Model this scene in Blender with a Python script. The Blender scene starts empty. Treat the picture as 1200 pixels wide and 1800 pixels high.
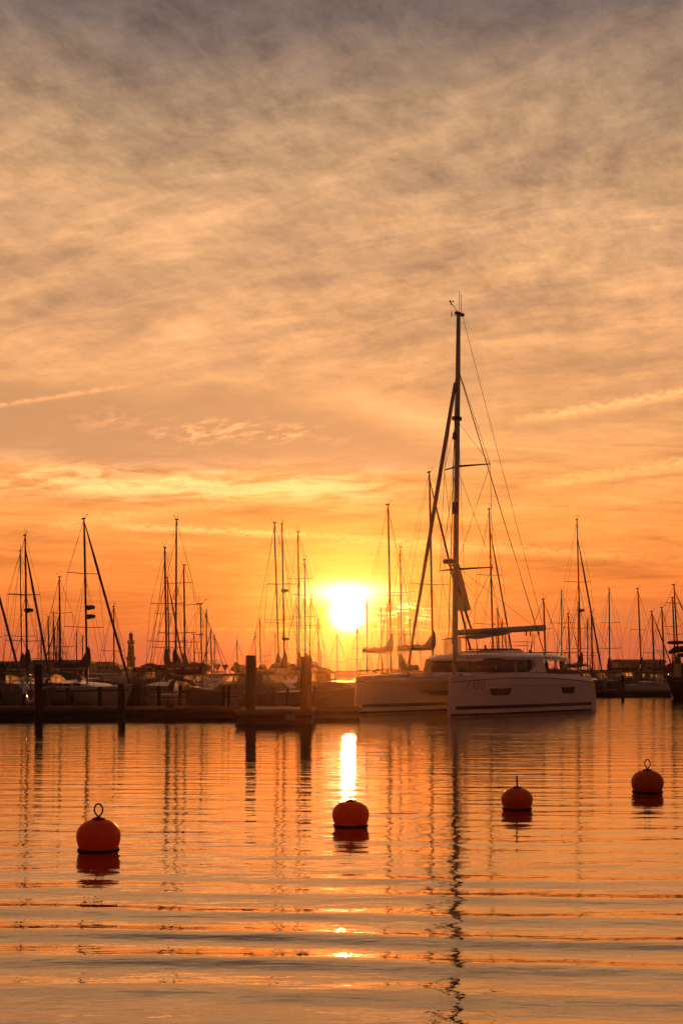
import bpy, math, random
import numpy as np
from mathutils import Vector, Matrix

# ------------------------------------------------------------------ camera, world, sun
SC = bpy.context.scene
F, H, HY = 2200.0, 1.8, 1180.0            # focal length in photo pixels, eye height, horizon row
def at(px, Y, z=0.0): return Vector(((px - 600) / F * Y, Y, z))
def zat(py, Y): return H + (HY - py) / F * Y
def dist(py): return F * H / (py - HY)    # distance of a point on the water seen at row py

cam = bpy.data.cameras.new('camera'); cam_o = bpy.data.objects.new('camera', cam)
SC.collection.objects.link(cam_o); SC.camera = cam_o
cam_o.location = (0, 0, H); cam_o.rotation_euler = (math.radians(90), 0, 0)
cam.sensor_fit = 'VERTICAL'; cam.sensor_height = 36.0; cam.lens = 36.0 * F / 1800.0
cam.shift_y = (HY - 900) / 1800.0
cam.clip_start = 0.1; cam.clip_end = 4000

SC.view_settings.view_transform = 'Standard'; SC.view_settings.look = 'None'
SC.view_settings.exposure = 0.0; SC.view_settings.gamma = 1.0
SC.render.engine = 'CYCLES'
SC.cycles.max_bounces = 6; SC.cycles.volume_bounces = 0; SC.cycles.transparent_max_bounces = 8
SC.cycles.caustics_reflective = False; SC.cycles.caustics_refractive = False
SC.cycles.sample_clamp_indirect = 40.0; SC.cycles.sample_clamp_direct = 0.0

SUN_EL = math.degrees(math.atan((HY - 1077) / F)); SUN_AZ = math.degrees(math.atan(12 / F))
SD = Vector((math.sin(math.radians(SUN_AZ)) * math.cos(math.radians(SUN_EL)),
             math.cos(math.radians(SUN_AZ)) * math.cos(math.radians(SUN_EL)), math.sin(math.radians(SUN_EL))))

class X:
    """tiny expression wrapper over shader sockets"""
    nt = None
    def __init__(s, v): s.v = v
    @staticmethod
    def m(op, *a, clamp=False):
        n = X.nt.nodes.new('ShaderNodeMath'); n.operation = op; n.use_clamp = clamp
        for i, q in enumerate(a):
            if isinstance(q, X): X.nt.links.new(q.v, n.inputs[i])
            else: n.inputs[i].default_value = q
        return X(n.outputs[0])
    def __add__(s, o): return X.m('ADD', s, o)
    __radd__ = __add__
    def __sub__(s, o): return X.m('SUBTRACT', s, o)
    def __rsub__(s, o): return X.m('SUBTRACT', o, s)
    def __mul__(s, o): return X.m('MULTIPLY', s, o)
    __rmul__ = __mul__
    def __truediv__(s, o): return X.m('DIVIDE', s, o)
    def __neg__(s): return X.m('MULTIPLY', s, -1.0)
def sstep(a, b, v):
    n = X.nt.nodes.new('ShaderNodeMapRange'); n.interpolation_type = 'SMOOTHSTEP'
    for k, q in (('Value', v), ('From Min', a), ('From Max', b)):
        if isinstance(q, X): X.nt.links.new(q.v, n.inputs[k])
        else: n.inputs[k].default_value = q
    return X(n.outputs[0])
def gauss(v, w): return X.m('EXPONENT', -((v / w) * (v / w)))
def comb(x, y, z=0.0):
    n = X.nt.nodes.new('ShaderNodeCombineXYZ')
    for i, q in enumerate((x, y, z)):
        if isinstance(q, X): X.nt.links.new(q.v, n.inputs[i])
        else: n.inputs[i].default_value = q
    return n.outputs[0]
def noise(vec, scale=1.0, detail=4.0, rough=0.5, dist=0.0, lac=2.0):
    n = X.nt.nodes.new('ShaderNodeTexNoise'); n.noise_dimensions = '3D'
    X.nt.links.new(vec, n.inputs['Vector'])
    n.inputs['Scale'].default_value = scale; n.inputs['Detail'].default_value = detail
    n.inputs['Roughness'].default_value = rough; n.inputs['Distortion'].default_value = dist
    n.inputs['Lacunarity'].default_value = lac
    return X(n.outputs[0])
def ramp(v, pts, interp='LINEAR'):
    n = X.nt.nodes.new('ShaderNodeValToRGB'); X.nt.links.new(v.v, n.inputs[0])
    cr = n.color_ramp; cr.interpolation = interp
    while len(cr.elements) < len(pts): cr.elements.new(0.5)
    for e, (p, c) in zip(cr.elements, pts): e.position = p; e.color = (*c, 1)
    return n.outputs[0]
def cmix(fac, a, b, mode='MIX'):
    n = X.nt.nodes.new('ShaderNodeMix'); n.data_type = 'RGBA'; n.blend_type = mode; n.clamp_result = False
    for i, q in ((0, fac), (6, a), (7, b)):
        if isinstance(q, X): X.nt.links.new(q.v, n.inputs[i])
        elif isinstance(q, bpy.types.NodeSocket): X.nt.links.new(q, n.inputs[i])
        elif i == 0: n.inputs[0].default_value = q
        else: n.inputs[i].default_value = (*q, 1)
    return n.outputs[2]
def vscale(col, k):
    n = X.nt.nodes.new('ShaderNodeVectorMath'); n.operation = 'SCALE'
    if isinstance(col, bpy.types.NodeSocket): X.nt.links.new(col, n.inputs[0])
    else: n.inputs[0].default_value = col
    if isinstance(k, X): X.nt.links.new(k.v, n.inputs['Scale'])
    else: n.inputs['Scale'].default_value = k
    return n.outputs[0]
def vadd(a, b):
    n = X.nt.nodes.new('ShaderNodeVectorMath'); n.operation = 'ADD'
    X.nt.links.new(a, n.inputs[0]); X.nt.links.new(b, n.inputs[1]); return n.outputs[0]
def lin(r, g, b):
    f = lambda c: (c / 255 / 12.92) if c <= 10 else ((c / 255 + 0.055) / 1.055) ** 2.4
    return (f(r), f(g), f(b))
def AE(px, py):        # photo pixel -> sky azimuth, elevation in degrees
    x, z = (px - 600) / F, (HY - py) / F
    return math.degrees(math.atan(x)), math.degrees(math.atan(z / math.sqrt(1 + x * x)))

def build_world():
    w = bpy.data.worlds.new('World'); SC.world = w; w.use_nodes = True
    nt = w.node_tree; nt.nodes.clear(); X.nt = nt
    tc = nt.nodes.new('ShaderNodeTexCoord'); sp = nt.nodes.new('ShaderNodeSeparateXYZ')
    nt.links.new(tc.outputs['Generated'], sp.inputs[0])
    x, y, z = (X(sp.outputs[i]) for i in range(3))
    D = 180 / math.pi
    el = X.m('ARCSINE', z) * D
    az = X.m('ARCTAN2', x, y) * D
    elp = X.m('MAXIMUM', el, 0.0)
    # angle to the sun
    dt = nt.nodes.new('ShaderNodeVectorMath'); dt.operation = 'DOT_PRODUCT'
    nt.links.new(tc.outputs['Generated'], dt.inputs[0]); dt.inputs[1].default_value = SD
    th = X.m('ARCCOSINE', X.m('MINIMUM', X(dt.outputs['Value']), 0.9999999)) * D
    sdx, sdy = az - SUN_AZ, el - SUN_EL

    # slow wander used to bend every layer
    wob = noise(comb(az * 0.05, el * 0.11, 3.1), 1.0, 2.0) - 0.5
    elw = elp + wob * 2.6
    base = ramp(elw / 45.0, [
        (0.0, lin(190, 84, 52)), (0.9 / 45, lin(206, 92, 54)), (2.2 / 45, lin(220, 108, 52)), (4.2 / 45, lin(240, 124, 56)),
        (6.6 / 45, lin(248, 148, 72)), (8.6 / 45, lin(244, 158, 86)), (10.8 / 45, lin(230, 160, 100)),
        (14.8 / 45, lin(234, 168, 112)), (19.5 / 45, lin(214, 161, 113)), (23.5 / 45, lin(182, 144, 108)),
        (27.5 / 45, lin(126, 107, 98)), (36 / 45, lin(122, 100, 84)), (1.0, lin(100, 82, 76))])
    # ---- high ripple cloud: on a flat cloud deck seen in perspective
    zz = X.m('MAXIMUM', z, 0.0) + 0.10
    u, v = x / zz, y / zz
    wx = noise(comb(u * 0.7, v * 0.5, 0.3), 1.0, 3.0) - 0.5
    wy = noise(comb(u * 0.7, v * 0.5, 7.3), 1.0, 3.0) - 0.5
    uu, vv = u + wx * 0.35, v + wy * 0.35
    rot = 0.45
    c_, s_ = math.cos(rot), math.sin(rot)
    ru, rv = uu * c_ - vv * s_, uu * s_ + vv * c_
    rip = noise(comb(ru * 2.2, rv * 5.6, 1.7), 1.3, 7.0, 0.60, 0.35)
    fine = noise(comb(ru * 16.0, rv * 9.0, 3.3), 1.0, 8.0, 0.70, 0.15)
    rdg = 1.0 - X.m('ABSOLUTE', noise(comb(ru * 8.0, rv * 7.0, 6.3), 1.0, 8.0, 0.66, 0.3) * 2.0 - 1.0)
    big = noise(comb(uu * 0.9, vv * 1.5, 9.2), 1.0, 4.0, 0.5)
    hi = sstep(9.0, 17.0, el); hh_ = sstep(15.0, 25.0, el + az * 0.15)
    k = 1.0 + (rip - 0.5) * (0.45 + 0.55 * hi) + (big - 0.5) * (0.3 + 0.60 * hi) + (fine - 0.5) * (0.35 + 0.40 * hi + 0.80 * hh_)
    # a darker, greyer patch top right and along the top edge
    tr = sstep(17.0, 31.0, el + az * 0.22 + (big - 0.5) * 7.0)
    k = k * (1.0 - tr * 0.20)
    # ---- streaks low over the sun
    st = noise(comb(az * 0.16 + wob * 1.6, (el + az * 0.035) * 1.9, 4.4), 1.0, 6.0, 0.55, 0.6)
    st2 = noise(comb(az * 0.09, (el - az * 0.05) * 1.1, 8.8), 1.0, 4.0, 0.5, 0.3)
    low = sstep(2.0, 3.6, el) * (1.0 - sstep(9.6, 12.5, el))
    sl = sstep(0.42, 0.72, st) * low
    k = k + (st - 0.52) * low * 1.3 + (st2 - 0.5) * low * 0.6
    k = k + (rdg - 0.78) * (0.10 + 0.28 * hi + 0.25 * hh_)
    col = vscale(base, k)
    # grey-mauve tint where the ripple layer is thick
    thick = (1.0 - sstep(0.30, 0.62, rip)) * hi
    col = cmix(thick * 0.22, col, lin(128, 110, 110))
    thin = sstep(0.55, 0.78, rip) * sstep(8.0, 13.0, el) * (1.0 - sstep(20.0, 29.0, el) * 0.6)
    col = vadd(col, vscale(lin(120, 74, 42), thin * 0.9))
    # ---- smooth dark lens of cloud, left and centre
    ax = az * 1.0
    upper = AE(600, 668)[1] - X.m('MAXIMUM', ax + 7.5, 0.0) * X.m('MAXIMUM', ax + 7.5, 0.0) * 0.0165 + (noise(comb(az * 0.25, el * 0.3, 2.0), 1.0, 3.0) - 0.5) * 1.1
    lower = AE(600, 822)[1] + (noise(comb(az * 0.22, 0.5, 5.0), 1.0, 4.0) - 0.5) * 0.9
    lens = sstep(-0.1, 1.5, upper - el) * sstep(-0.5, 0.35, el - lower) * (1.0 - sstep(4.0, 11.0, az))
    col = cmix(lens * 0.92, col, lin(206, 146, 100))
    edge = gauss(el - upper - 0.35, 0.65) * sstep(-4.0, 2.0, az) * (1.0 - sstep(3.5, 8.0, az))
    col = vadd(col, vscale(lin(120, 75, 45), edge * 1.6))
    # bright streaked shelf below the lens
    shelf = gauss(el - lower + 0.75, 0.85) * sstep(0.40, 0.62, noise(comb(az * 0.35, (el - az * 0.06) * 1.7, 6.6), 1.0, 6.0, 0.6, 0.5)) * (1.0 - sstep(0.0, 5.0, az))
    col = vadd(col, vscale(lin(180, 125, 85), shelf * 1.6))
    # ---- thin lines: contrails and bright cirrus threads (az, el end points from the photograph)
    nz = noise(comb(az * 2.4, el * 5.0, 1.0), 1.0, 5.0, 0.65)
    def line(p, q, wd, bend, tint, amt, fade=1.0):
        nonlocal col
        (a0, e0), (a1, e1) = AE(*p), AE(*q)
        t = (az - a0) / (a1 - a0)
        ln = e0 + t * (e1 - e0) + t * (1.0 - t) * bend + (nz - 0.5) * wd * 2.2
        m = gauss(el - ln, wd) * sstep(-0.02, 0.12, t) * (1.0 - sstep(1.0 - 0.35 * fade, 1.02, t)) * sstep(0.25, 0.60, nz)
        col = vadd(col, vscale(tint, m * amt))
    pk = lin(150, 95, 50)
    line((-60, 722), (265, 672), 0.09, 0.12, pk, 1.5)
    line((1270, 676), (870, 744), 0.20, -0.15, pk, 2.2)
    line((1260, 806), (860, 868), 0.28, 0.2, pk, 1.6)
    line((180, 925), (620, 948), 0.18, 0.25, lin(185, 140, 80), 1.2)
    line((560, 944), (1230, 985), 0.22, 0.12, lin(175, 125, 70), 0.9)
    line((100, 868), (470, 826), 0.28, -0.2, pk, 1.4)
    line((60, 930), (640, 838), 0.30, -0.3, pk, 1.2)
    line((700, 905), (1230, 870), 0.35, -0.2, pk, 0.5)
    # small lit cloudlets
    def puff(px, py, wx_, wy_, amt):
        nonlocal col
        a0, e0 = AE(px, py)
        q = noise(comb(az * 1.1, (el - az * 0.15) * 3.6, 2.2), 1.0, 6.0, 0.65)
        m = gauss(az - a0, wx_) * gauss(el - e0 + (a0 - az) * 0.10, wy_) * sstep(0.44, 0.66, q)
        col = vadd(col, vscale(pk, m * amt))
    puff(372, 758, 2.0, 0.42, 3.0); puff(500, 762, 1.3, 0.30, 3.0); puff(200, 738, 2.4, 0.55, 0.7); puff(590, 772, 0.7, 0.2, 0.8)
    puff(760, 762, 1.4, 0.4, 0.7); puff(300, 570, 1.0, 0.3, 0.4)
    # low mauve bank with a lit rim, and the reddish horizon away from the sun
    side = sstep(1.5, 12.0, X.m('ABSOLUTE', sdx))
    top = AE(0, 1106)[1] + (noise(comb(az * 0.3, 0.0, 1.0), 1.0, 4.0) - 0.5) * 0.8
    bank = (1.0 - sstep(-0.25, 0.12, el - top))
    col = cmix(bank * (0.18 + side * 0.30), col, lin(204, 100, 70))
    rim = gauss(el - top - 0.05, 0.06) * (1.0 - side) * sstep(0.4, 0.6, nz)
    col = vadd(col, vscale(lin(210, 150, 50), rim * 0.7))
    rb = gauss(el - AE(0, 1080)[1] + 0.0, 0.5) * sstep(5.0, 10.0, az) * sstep(0.4, 0.6, st)
    col = cmix(rb * 0.5, col, lin(196, 104, 66))
    # ---- air glow round the sun
    g1 = X.m('EXPONENT', -(th / 2.3)); g2 = X.m('EXPONENT', -(th / 6.0)); g3 = X.m('EXPONENT', -(th / 16.0))
    col = vadd(col, vscale((1.0, 0.45, 0.07), g1 * 0.05))
    col = vadd(col, vscale((0.85, 0.36, 0.03), g2 * 0.06))
    col = vadd(col, vscale((0.30, 0.10, 0.015), g3 * 0.06))
    # cloud lit from behind just over the sun, with a torn lower edge
    cl = gauss(sdx + 0.05, 1.35) * gauss(sdy - 0.95 + wob * 0.4, 0.42) * sstep(0.12, 0.48, noise(comb(az * 0.7, el * 2.6, 5.5), 1.0, 5.0, 0.6, 0.4))
    col = vadd(col, vscale((1.0, 0.78, 0.35), cl * 4.0))
    cl2 = gauss(sdx - 2.2, 1.3) * gauss(sdy + 0.05, 0.55) * sstep(0.50, 0.66, noise(comb(az * 1.1, el * 5.0, 3.5), 1.0, 5.0, 0.6, 0.4))
    col = vadd(col, vscale((1.0, 0.75, 0.3), cl2 * 2.0))
    core = gauss(th, 0.50)
    col = vadd(col, vscale((1.0, 0.86, 0.55), core * 20.0))
    disc = 1.0 - sstep(0.25, 0.45, th)
    col = vadd(col, vscale((1.0, 0.80, 0.42), disc * 40.0))
    # the sky opposite the sun and overhead is dimmer and bluer
    anti = sstep(33.0, 80.0, th)
    col = cmix(anti * 0.97, col, lin(86, 51, 43))
    # a little of the physical sky under it
    sky = nt.nodes.new('ShaderNodeTexSky'); sky.sky_type = 'NISHITA'; sky.sun_disc = False
    sky.sun_elevation = math.radians(SUN_EL); sky.sun_rotation = math.radians(SUN_AZ)
    sky.dust_density = 3.0
    col = vadd(col, vscale(sky.outputs[0], 0.004))
    # below the horizon: dim water colour
    col = cmix(1.0 - sstep(-1.2, -0.1, el), col, lin(60, 34, 22))
    bg = nt.nodes.new('ShaderNodeBackground'); out = nt.nodes.new('ShaderNodeOutputWorld')
    nt.links.new(col, bg.inputs[0]); bg.inputs[1].default_value = 1.0
    nt.links.new(bg.outputs[0], out.inputs[0])
    w.cycles.sampling_method = 'MANUAL'; w.cycles.sample_map_resolution = 2048
build_world()

sun = bpy.data.lights.new('sun', 'SUN'); sun.energy = 4.5; sun.angle = math.radians(0.53); sun.color = (1.0, 0.29, 0.05)
sun_o = bpy.data.objects.new('sun', sun); SC.collection.objects.link(sun_o)
sun_o.rotation_euler = SD.to_track_quat('Z', 'Y').to_euler()
# ------------------------------------------------------------------ helpers
COL = SC.collection
R = random.Random(11)
class MB:
    def __init__(s): s.v = []; s.f = []
    def add(s, vs, fs):
        o = len(s.v); s.v += [tuple(p) for p in vs]; s.f += [tuple(i + o for i in f) for f in fs]; return s
    def box(s, c, d, M=None):
        vs = [Vector((c[0] + sx * d[0] / 2, c[1] + sy * d[1] / 2, c[2] + sz * d[2] / 2)) for sx in (-1, 1) for sy in (-1, 1) for sz in (-1, 1)]
        if M is not None: vs = [M @ p for p in vs]
        return s.add(vs, [(0, 1, 3, 2), (4, 6, 7, 5), (0, 4, 5, 1), (2, 3, 7, 6), (0, 2, 6, 4), (1, 5, 7, 3)])
    def tube(s, pts, r, n=8, cap=True, flat=1.0):
        pts = [Vector(p) for p in pts]
        rs = r if isinstance(r, (list, tuple)) else [r] * len(pts)
        ring = []; vs = []; fs = []
        up0 = None
        for i, p in enumerate(pts):
            t = (pts[min(i + 1, len(pts) - 1)] - pts[max(i - 1, 0)]).normalized()
            a = Vector((0, 0, 1)) if abs(t.z) < 0.9 else Vector((1, 0, 0))
            if up0 is not None: a = up0
            e1 = t.cross(a)
            if e1.length < 1e-4: e1 = t.cross(Vector((0, 1, 0)))
            e1.normalize(); e2 = e1.cross(t).normalized(); up0 = e2
            for k in range(n):
                an = 2 * math.pi * k / n
                vs.append(p + e1 * math.cos(an) * rs[i] * flat + e2 * math.sin(an) * rs[i])
        for i in range(len(pts) - 1):
            for k in range(n):
                a, b = i * n + k, i * n + (k + 1) % n
                fs.append((a, b, b + n, a + n))
        if cap: fs.append(tuple(range(n - 1, -1, -1))); fs.append(tuple((len(pts) - 1) * n + k for k in range(n)))
        return s.add(vs, fs)
    def lathe(s, prof, c=(0, 0, 0), n=24, M=None):
        vs = []; fs = []
        for (r, z) in prof:
            for k in range(n):
                a = 2 * math.pi * k / n; p = Vector((c[0] + r * math.cos(a), c[1] + r * math.sin(a), c[2] + z))
                vs.append(M @ p if M is not None else p)
        for i in range(len(prof) - 1):
            for k in range(n):
                a, b = i * n + k, i * n + (k + 1) % n
                fs.append((a, b, b + n, a + n))
        fs.append(tuple(range(n - 1, -1, -1))); fs.append(tuple((len(prof) - 1) * n + k for k in range(n)))
        return s.add(vs, fs)
    def loft(s, rings, closed=True, caps=True):
        n = len(rings[0]); vs = [p for r in rings for p in r]; fs = []
        for i in range(len(rings) - 1):
            for k in range(n if closed else n - 1):
                a, b = i * n + k, i * n + (k + 1) % n
                fs.append((a, b, b + n, a + n))
        if caps: fs.append(tuple(range(n - 1, -1, -1))); fs.append(tuple((len(rings) - 1) * n + k for k in range(n)))
        return s.add(vs, fs)
    def prism(s, poly, axis, lo, hi):
        f = {'x': lambda p, t: (t, p[0], p[1]), 'y': lambda p, t: (p[0], t, p[1]), 'z': lambda p, t: (p[0], p[1], t)}[axis]
        n = len(poly)
        return s.add([f(p, lo) for p in poly] + [f(p, hi) for p in poly],
                     [tuple(range(n - 1, -1, -1)), tuple(range(n, 2 * n))] + [(k, (k + 1) % n, (k + 1) % n + n, k + n) for k in range(n)])
    def build(s, name, mat, parent=None, smooth=False):
        me = bpy.data.meshes.new(name); me.from_pydata([tuple(p) for p in s.v], [], s.f); me.update()
        if mat is not None: me.materials.append(mat)
        if smooth: me.polygons.foreach_set('use_smooth', [True] * len(me.polygons))
        import bmesh
        bm = bmesh.new(); bm.from_mesh(me); bmesh.ops.recalc_face_normals(bm, faces=bm.faces); bm.to_mesh(me); bm.free()
        if smooth:
            try: me.set_sharp_from_angle(angle=math.radians(40))
            except Exception: pass
        o = bpy.data.objects.new(name, me); COL.objects.link(o)
        if parent is not None: o.parent = parent
        return o
def tag(o, label=None, cat=None, group=None, kind=None):
    if label: o['label'] = label
    if cat: o['category'] = cat
    if group: o['group'] = group
    if kind: o['kind'] = kind
    return o
def empty(name, loc, rz=0.0, label=None, cat=None, group=None):
    o = bpy.data.objects.new(name, None); COL.objects.link(o); o.location = loc; o.rotation_euler = (0, 0, rz)
    return tag(o, label, cat, group)

MATS = {}
def mat(name, col, rough=0.5, metal=0.0, var=0.0, vscale_=3.0, trans=0.0, bump=0.0, spec=0.5, coat=0.0, stretch=(1, 1, 1)):
    if name in MATS: return MATS[name]
    m = bpy.data.materials.new(name); m.use_nodes = True; nt = m.node_tree; X.nt = nt
    b = nt.nodes['Principled BSDF']
    b.inputs['Roughness'].default_value = rough; b.inputs['Metallic'].default_value = metal
    b.inputs['Specular IOR Level'].default_value = spec; b.inputs['Coat Weight'].default_value = coat
    tc = nt.nodes.new('ShaderNodeTexCoord'); mp = nt.nodes.new('ShaderNodeMapping'); mp.inputs['Scale'].default_value = stretch
    nt.links.new(tc.outputs['Object'], mp.inputs[0])
    nz = noise(mp.outputs[0], vscale_, 6.0, 0.6)
    c = ramp(sstep(0.25, 0.75, nz), [(0, tuple(q * (1 - var) for q in col)), (1, tuple(min(1, q * (1 + var)) for q in col))])
    nt.links.new(c, b.inputs['Base Color'])
    rr = nt.nodes.new('ShaderNodeMapRange'); nt.links.new(nz.v, rr.inputs[0]); rr.inputs[3].default_value = rough * 0.8; rr.inputs[4].default_value = min(1, rough * 1.25)
    nt.links.new(rr.outputs[0], b.inputs['Roughness'])
    if bump:
        bp = nt.nodes.new('ShaderNodeBump'); bp.inputs['Strength'].default_value = bump; bp.inputs['Distance'].default_value = 0.02
        nt.links.new(nz.v, bp.inputs['Height']); nt.links.new(bp.outputs[0], b.inputs['Normal'])
    if trans:
        t = nt.nodes.new('ShaderNodeBsdfTranslucent'); mx = nt.nodes.new('ShaderNodeMixShader'); mx.inputs[0].default_value = trans
        nt.links.new(c, t.inputs[0]); nt.links.new(b.outputs[0], mx.inputs[1]); nt.links.new(t.outputs[0], mx.inputs[2])
        nt.links.new(mx.outputs[0], nt.nodes['Material Output'].inputs[0])
    MATS[name] = m; return m

# ------------------------------------------------------------------ water
def water_height(x, y):
    """wake swell and chop, metres; x, y are arrays"""
    rng = np.random.RandomState(5)
    h = np.zeros_like(x)
    # wake: long-crested waves nearly square to the view, strongest 7.5-11.5 m out
    d = y + 0.082 * x + 0.010 * x * x * 0.15
    env = np.exp(-((d - 8.6) / 2.1) ** 2) * (0.82 + 0.22 * np.sin(0.9 * x + 1.0 + .8 * d) * np.sin(.37 * x - 1.3 * d))
    d = d + .035 * np.sin(1.1 * x + .7 * y) + .022 * np.sin(2.3 * x - 1.1 * y + 2) + .012 * np.sin(5.1 * x + 2.2 * y)
    lam = 0.66 + 0.012 * (d - 9)
    ph = 2 * np.pi * d / lam
    h += 0.0114 * env * (np.cos(ph) + 0.22 * np.cos(2 * ph + 0.6))
    # everything else decays slowly with distance from the camera side
    def train(lam, amp, deg, e):
        nonlocal h
        a = math.radians(deg); k = 2 * np.pi / lam; p = rng.rand() * 6.28
        w = 0.25 * np.sin(0.31 * x + 0.17 * y + rng.rand() * 6) + 0.2 * np.sin(0.11 * y - 0.23 * x + rng.rand() * 6)
        h += amp * e * np.cos(k * (y * np.cos(a) + x * np.sin(a)) + p + w * 3)
    near = np.clip((34 - y) / 18, 0, 1); near = near * near * (3 - 2 * near)
    for lam, amp, deg in ((1.15, .0016, 6), (0.86, .0014, -3), (0.62, .0011, 9), (0.47, .0007, -8), (0.36, .0005, 14), (0.31, .00035, -17)):
        train(lam, amp, deg, near)
    return h
def build_water():
    def grow(a, b, first, ratio):
        out = [a]; st = first
        while abs(out[-1] - a) < abs(b - a): out.append(out[-1] + (st if b > a else -st)); st *= ratio
        out[-1] = b; return out
    xs = sorted(set(grow(-9, -330, .3, 1.35)[1:] + list(np.arange(-9, 9.001, .11)) + grow(9, 330, .3, 1.35)[1:]))
    ys = sorted(set(grow(3.5, -60, .3, 1.4)[1:] + list(np.arange(3.5, 34, .055)) + grow(34, 250, .2, 1.25)[1:]))
    xs, ys = np.array(xs), np.array(ys)
    Xg, Yg = np.meshgrid(xs, ys)
    win = np.clip((12 - np.abs(Xg)) / 3, 0, 1) * np.clip((Yg - 3.5) / 1.5, 0, 1)
    Z = water_height(Xg, Yg) * win
    v = np.stack([Xg, Yg, Z], -1).reshape(-1, 3)
    ny, nx = Xg.shape
    i = np.arange(ny - 1)[:, None] * nx + np.arange(nx - 1)[None, :]
    q = np.stack([i, i + 1, i + 1 + nx, i + nx], -1).reshape(-1)
    me = bpy.data.meshes.new('water'); me.vertices.add(len(v)); me.vertices.foreach_set('co', v.ravel())
    me.loops.add(len(q)); me.loops.foreach_set('vertex_index', q)
    nf = len(q) // 4; me.polygons.add(nf); me.polygons.foreach_set('loop_start', np.arange(nf) * 4)
    me.polygons.foreach_set('use_smooth', np.ones(nf, bool)); me.update(calc_edges=True); me.validate()
    m = bpy.data.materials.new('harbour_water'); m.use_nodes = True; nt = m.node_tree; X.nt = nt
    b = nt.nodes['Principled BSDF']
    geo = nt.nodes.new('ShaderNodeNewGeometry'); sp = nt.nodes.new('ShaderNodeSeparateXYZ'); nt.links.new(geo.outputs['Position'], sp.inputs[0])
    px, py = X(sp.outputs[0]), X(sp.outputs[1])
    # ripples: long-crested, finer ones laid over; calmer and rougher patches
    calm = noise(comb(px * 0.10, py * 0.16, 0.0), 1.0, 3.0)
    wv = noise(comb(px * 0.35, py * 0.5, 2.0), 1.0, 2.0)
    a1 = noise(comb(px * 0.75, py * 2.6 + wv * 1.0, 1.0), 1.0, 3.0, 0.55)
    a2 = noise(comb(px * 3.2, py * 6.5, 4.0), 1.0, 3.0, 0.5)
    a3 = noise(comb(px * 9.0, py * 22.0 + px * 3.0, 8.0), 1.0, 2.0, 0.5)
    a4 = noise(comb(px * 7.0 + py * 5.0, py * 15.0 - px * 4.0, 6.0), 1.0, 3.0, 0.55)
    hgt = (a4 * 0.0004 + a1 * WATER_K[0] + a2 * WATER_K[1] + a3 * WATER_K[2]) * (0.45 + calm * 1.1) * (1.0 + sstep(18.0, 44.0, py) * 1.3)
    bp = nt.nodes.new('ShaderNodeBump'); bp.inputs['Strength'].default_value = 1.0; bp.inputs['Distance'].default_value = 1.0
    nt.links.new(hgt.v, bp.inputs['Height'])
    gl = nt.nodes.new('ShaderNodeBsdfGlossy'); gl.inputs['Roughness'].default_value = 0.02
    gl.inputs['Color'].default_value = (1.0, 0.88, 0.75, 1)
    nt.links.new(bp.outputs[0], gl.inputs['Normal'])
    b.inputs['Base Color'].default_value = (0.030, 0.018, 0.012, 1); b.inputs['Roughness'].default_value = 0.5
    b.inputs['Specular IOR Level'].default_value = 0.0
    fr = nt.nodes.new('ShaderNodeFresnel'); fr.inputs['IOR'].default_value = 1.33; nt.links.new(bp.outputs[0], fr.inputs['Normal'])
    fac = X.m('POWER', X(fr.outputs[0]), 0.44, clamp=True)      # strongly reflecting evening water
    mx = nt.nodes.new('ShaderNodeMixShader'); nt.links.new(fac.v, mx.inputs[0])
    nt.links.new(b.outputs[0], mx.inputs[1]); nt.links.new(gl.outputs[0], mx.inputs[2])
    nt.links.new(mx.outputs[0], nt.nodes['Material Output'].inputs[0])
    me.materials.append(m)
    o = bpy.data.objects.new('water', me); COL.objects.link(o); tag(o, kind='structure')
WATER_K = (0.0125, 0.0031, 0.00050)
build_water()

# ------------------------------------------------------------------ haze
def build_haze():
    mb = MB().box((0, 88, 11.5), (700, 356, 27)); o = mb.build('haze', None)
    m = bpy.data.materials.new('haze_air'); m.use_nodes = True; nt = m.node_tree
    nt.nodes.remove(nt.nodes['Principled BSDF'])
    pv = nt.nodes.new('ShaderNodeVolumePrincipled'); pv.inputs['Color'].default_value = (1.0, 0.72, 0.45, 1)
    pv.inputs['Density'].default_value = HAZE_D; pv.inputs['Anisotropy'].default_value = 0.95
    nt.links.new(pv.outputs[0], nt.nodes['Material Output'].inputs['Volume'])
    o.data.materials.append(m); tag(o, kind='stuff'); m.cycles.homogeneous_volume = True
HAZE_D = 0.00007
build_haze()
# ------------------------------------------------------------------ materials
GEL = mat('white_gelcoat', (0.82, 0.82, 0.83), 0.25, var=0.05, vscale_=0.8, coat=0.3)
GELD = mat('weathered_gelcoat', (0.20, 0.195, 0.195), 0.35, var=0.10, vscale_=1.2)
NAVY = mat('navy_gelcoat', (0.03, 0.035, 0.06), 0.3, var=0.2)
GLASS = mat('tinted_glass', (0.012, 0.010, 0.010), 0.22, var=0.1, spec=0.3)
LETTER = mat('faded_lettering', (0.34, 0.30, 0.29), 0.5, var=0.1)
ALU = mat('mast_aluminium', (0.42, 0.41, 0.41), 0.5, 0.2, var=0.12, vscale_=2.0)
DALU = mat('dark_spar', (0.07, 0.07, 0.075), 0.6, 0.0, var=0.15)
WIRE = mat('rigging_wire', (0.06, 0.06, 0.06), 0.5, 0.5)
ROPE = mat('mooring_rope', (0.25, 0.2, 0.15), 0.9, var=0.2, vscale_=20)
SAILC = mat('sail_cover_canvas', (0.035, 0.04, 0.06), 0.9, var=0.25, vscale_=6, bump=0.4)
SAILG = mat('grey_canvas', (0.09, 0.085, 0.085), 0.9, var=0.2, vscale_=6, bump=0.4)
SAILW = mat('white_sailcloth', (0.6, 0.58, 0.55), 0.8, var=0.06, trans=0.45)
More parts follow.
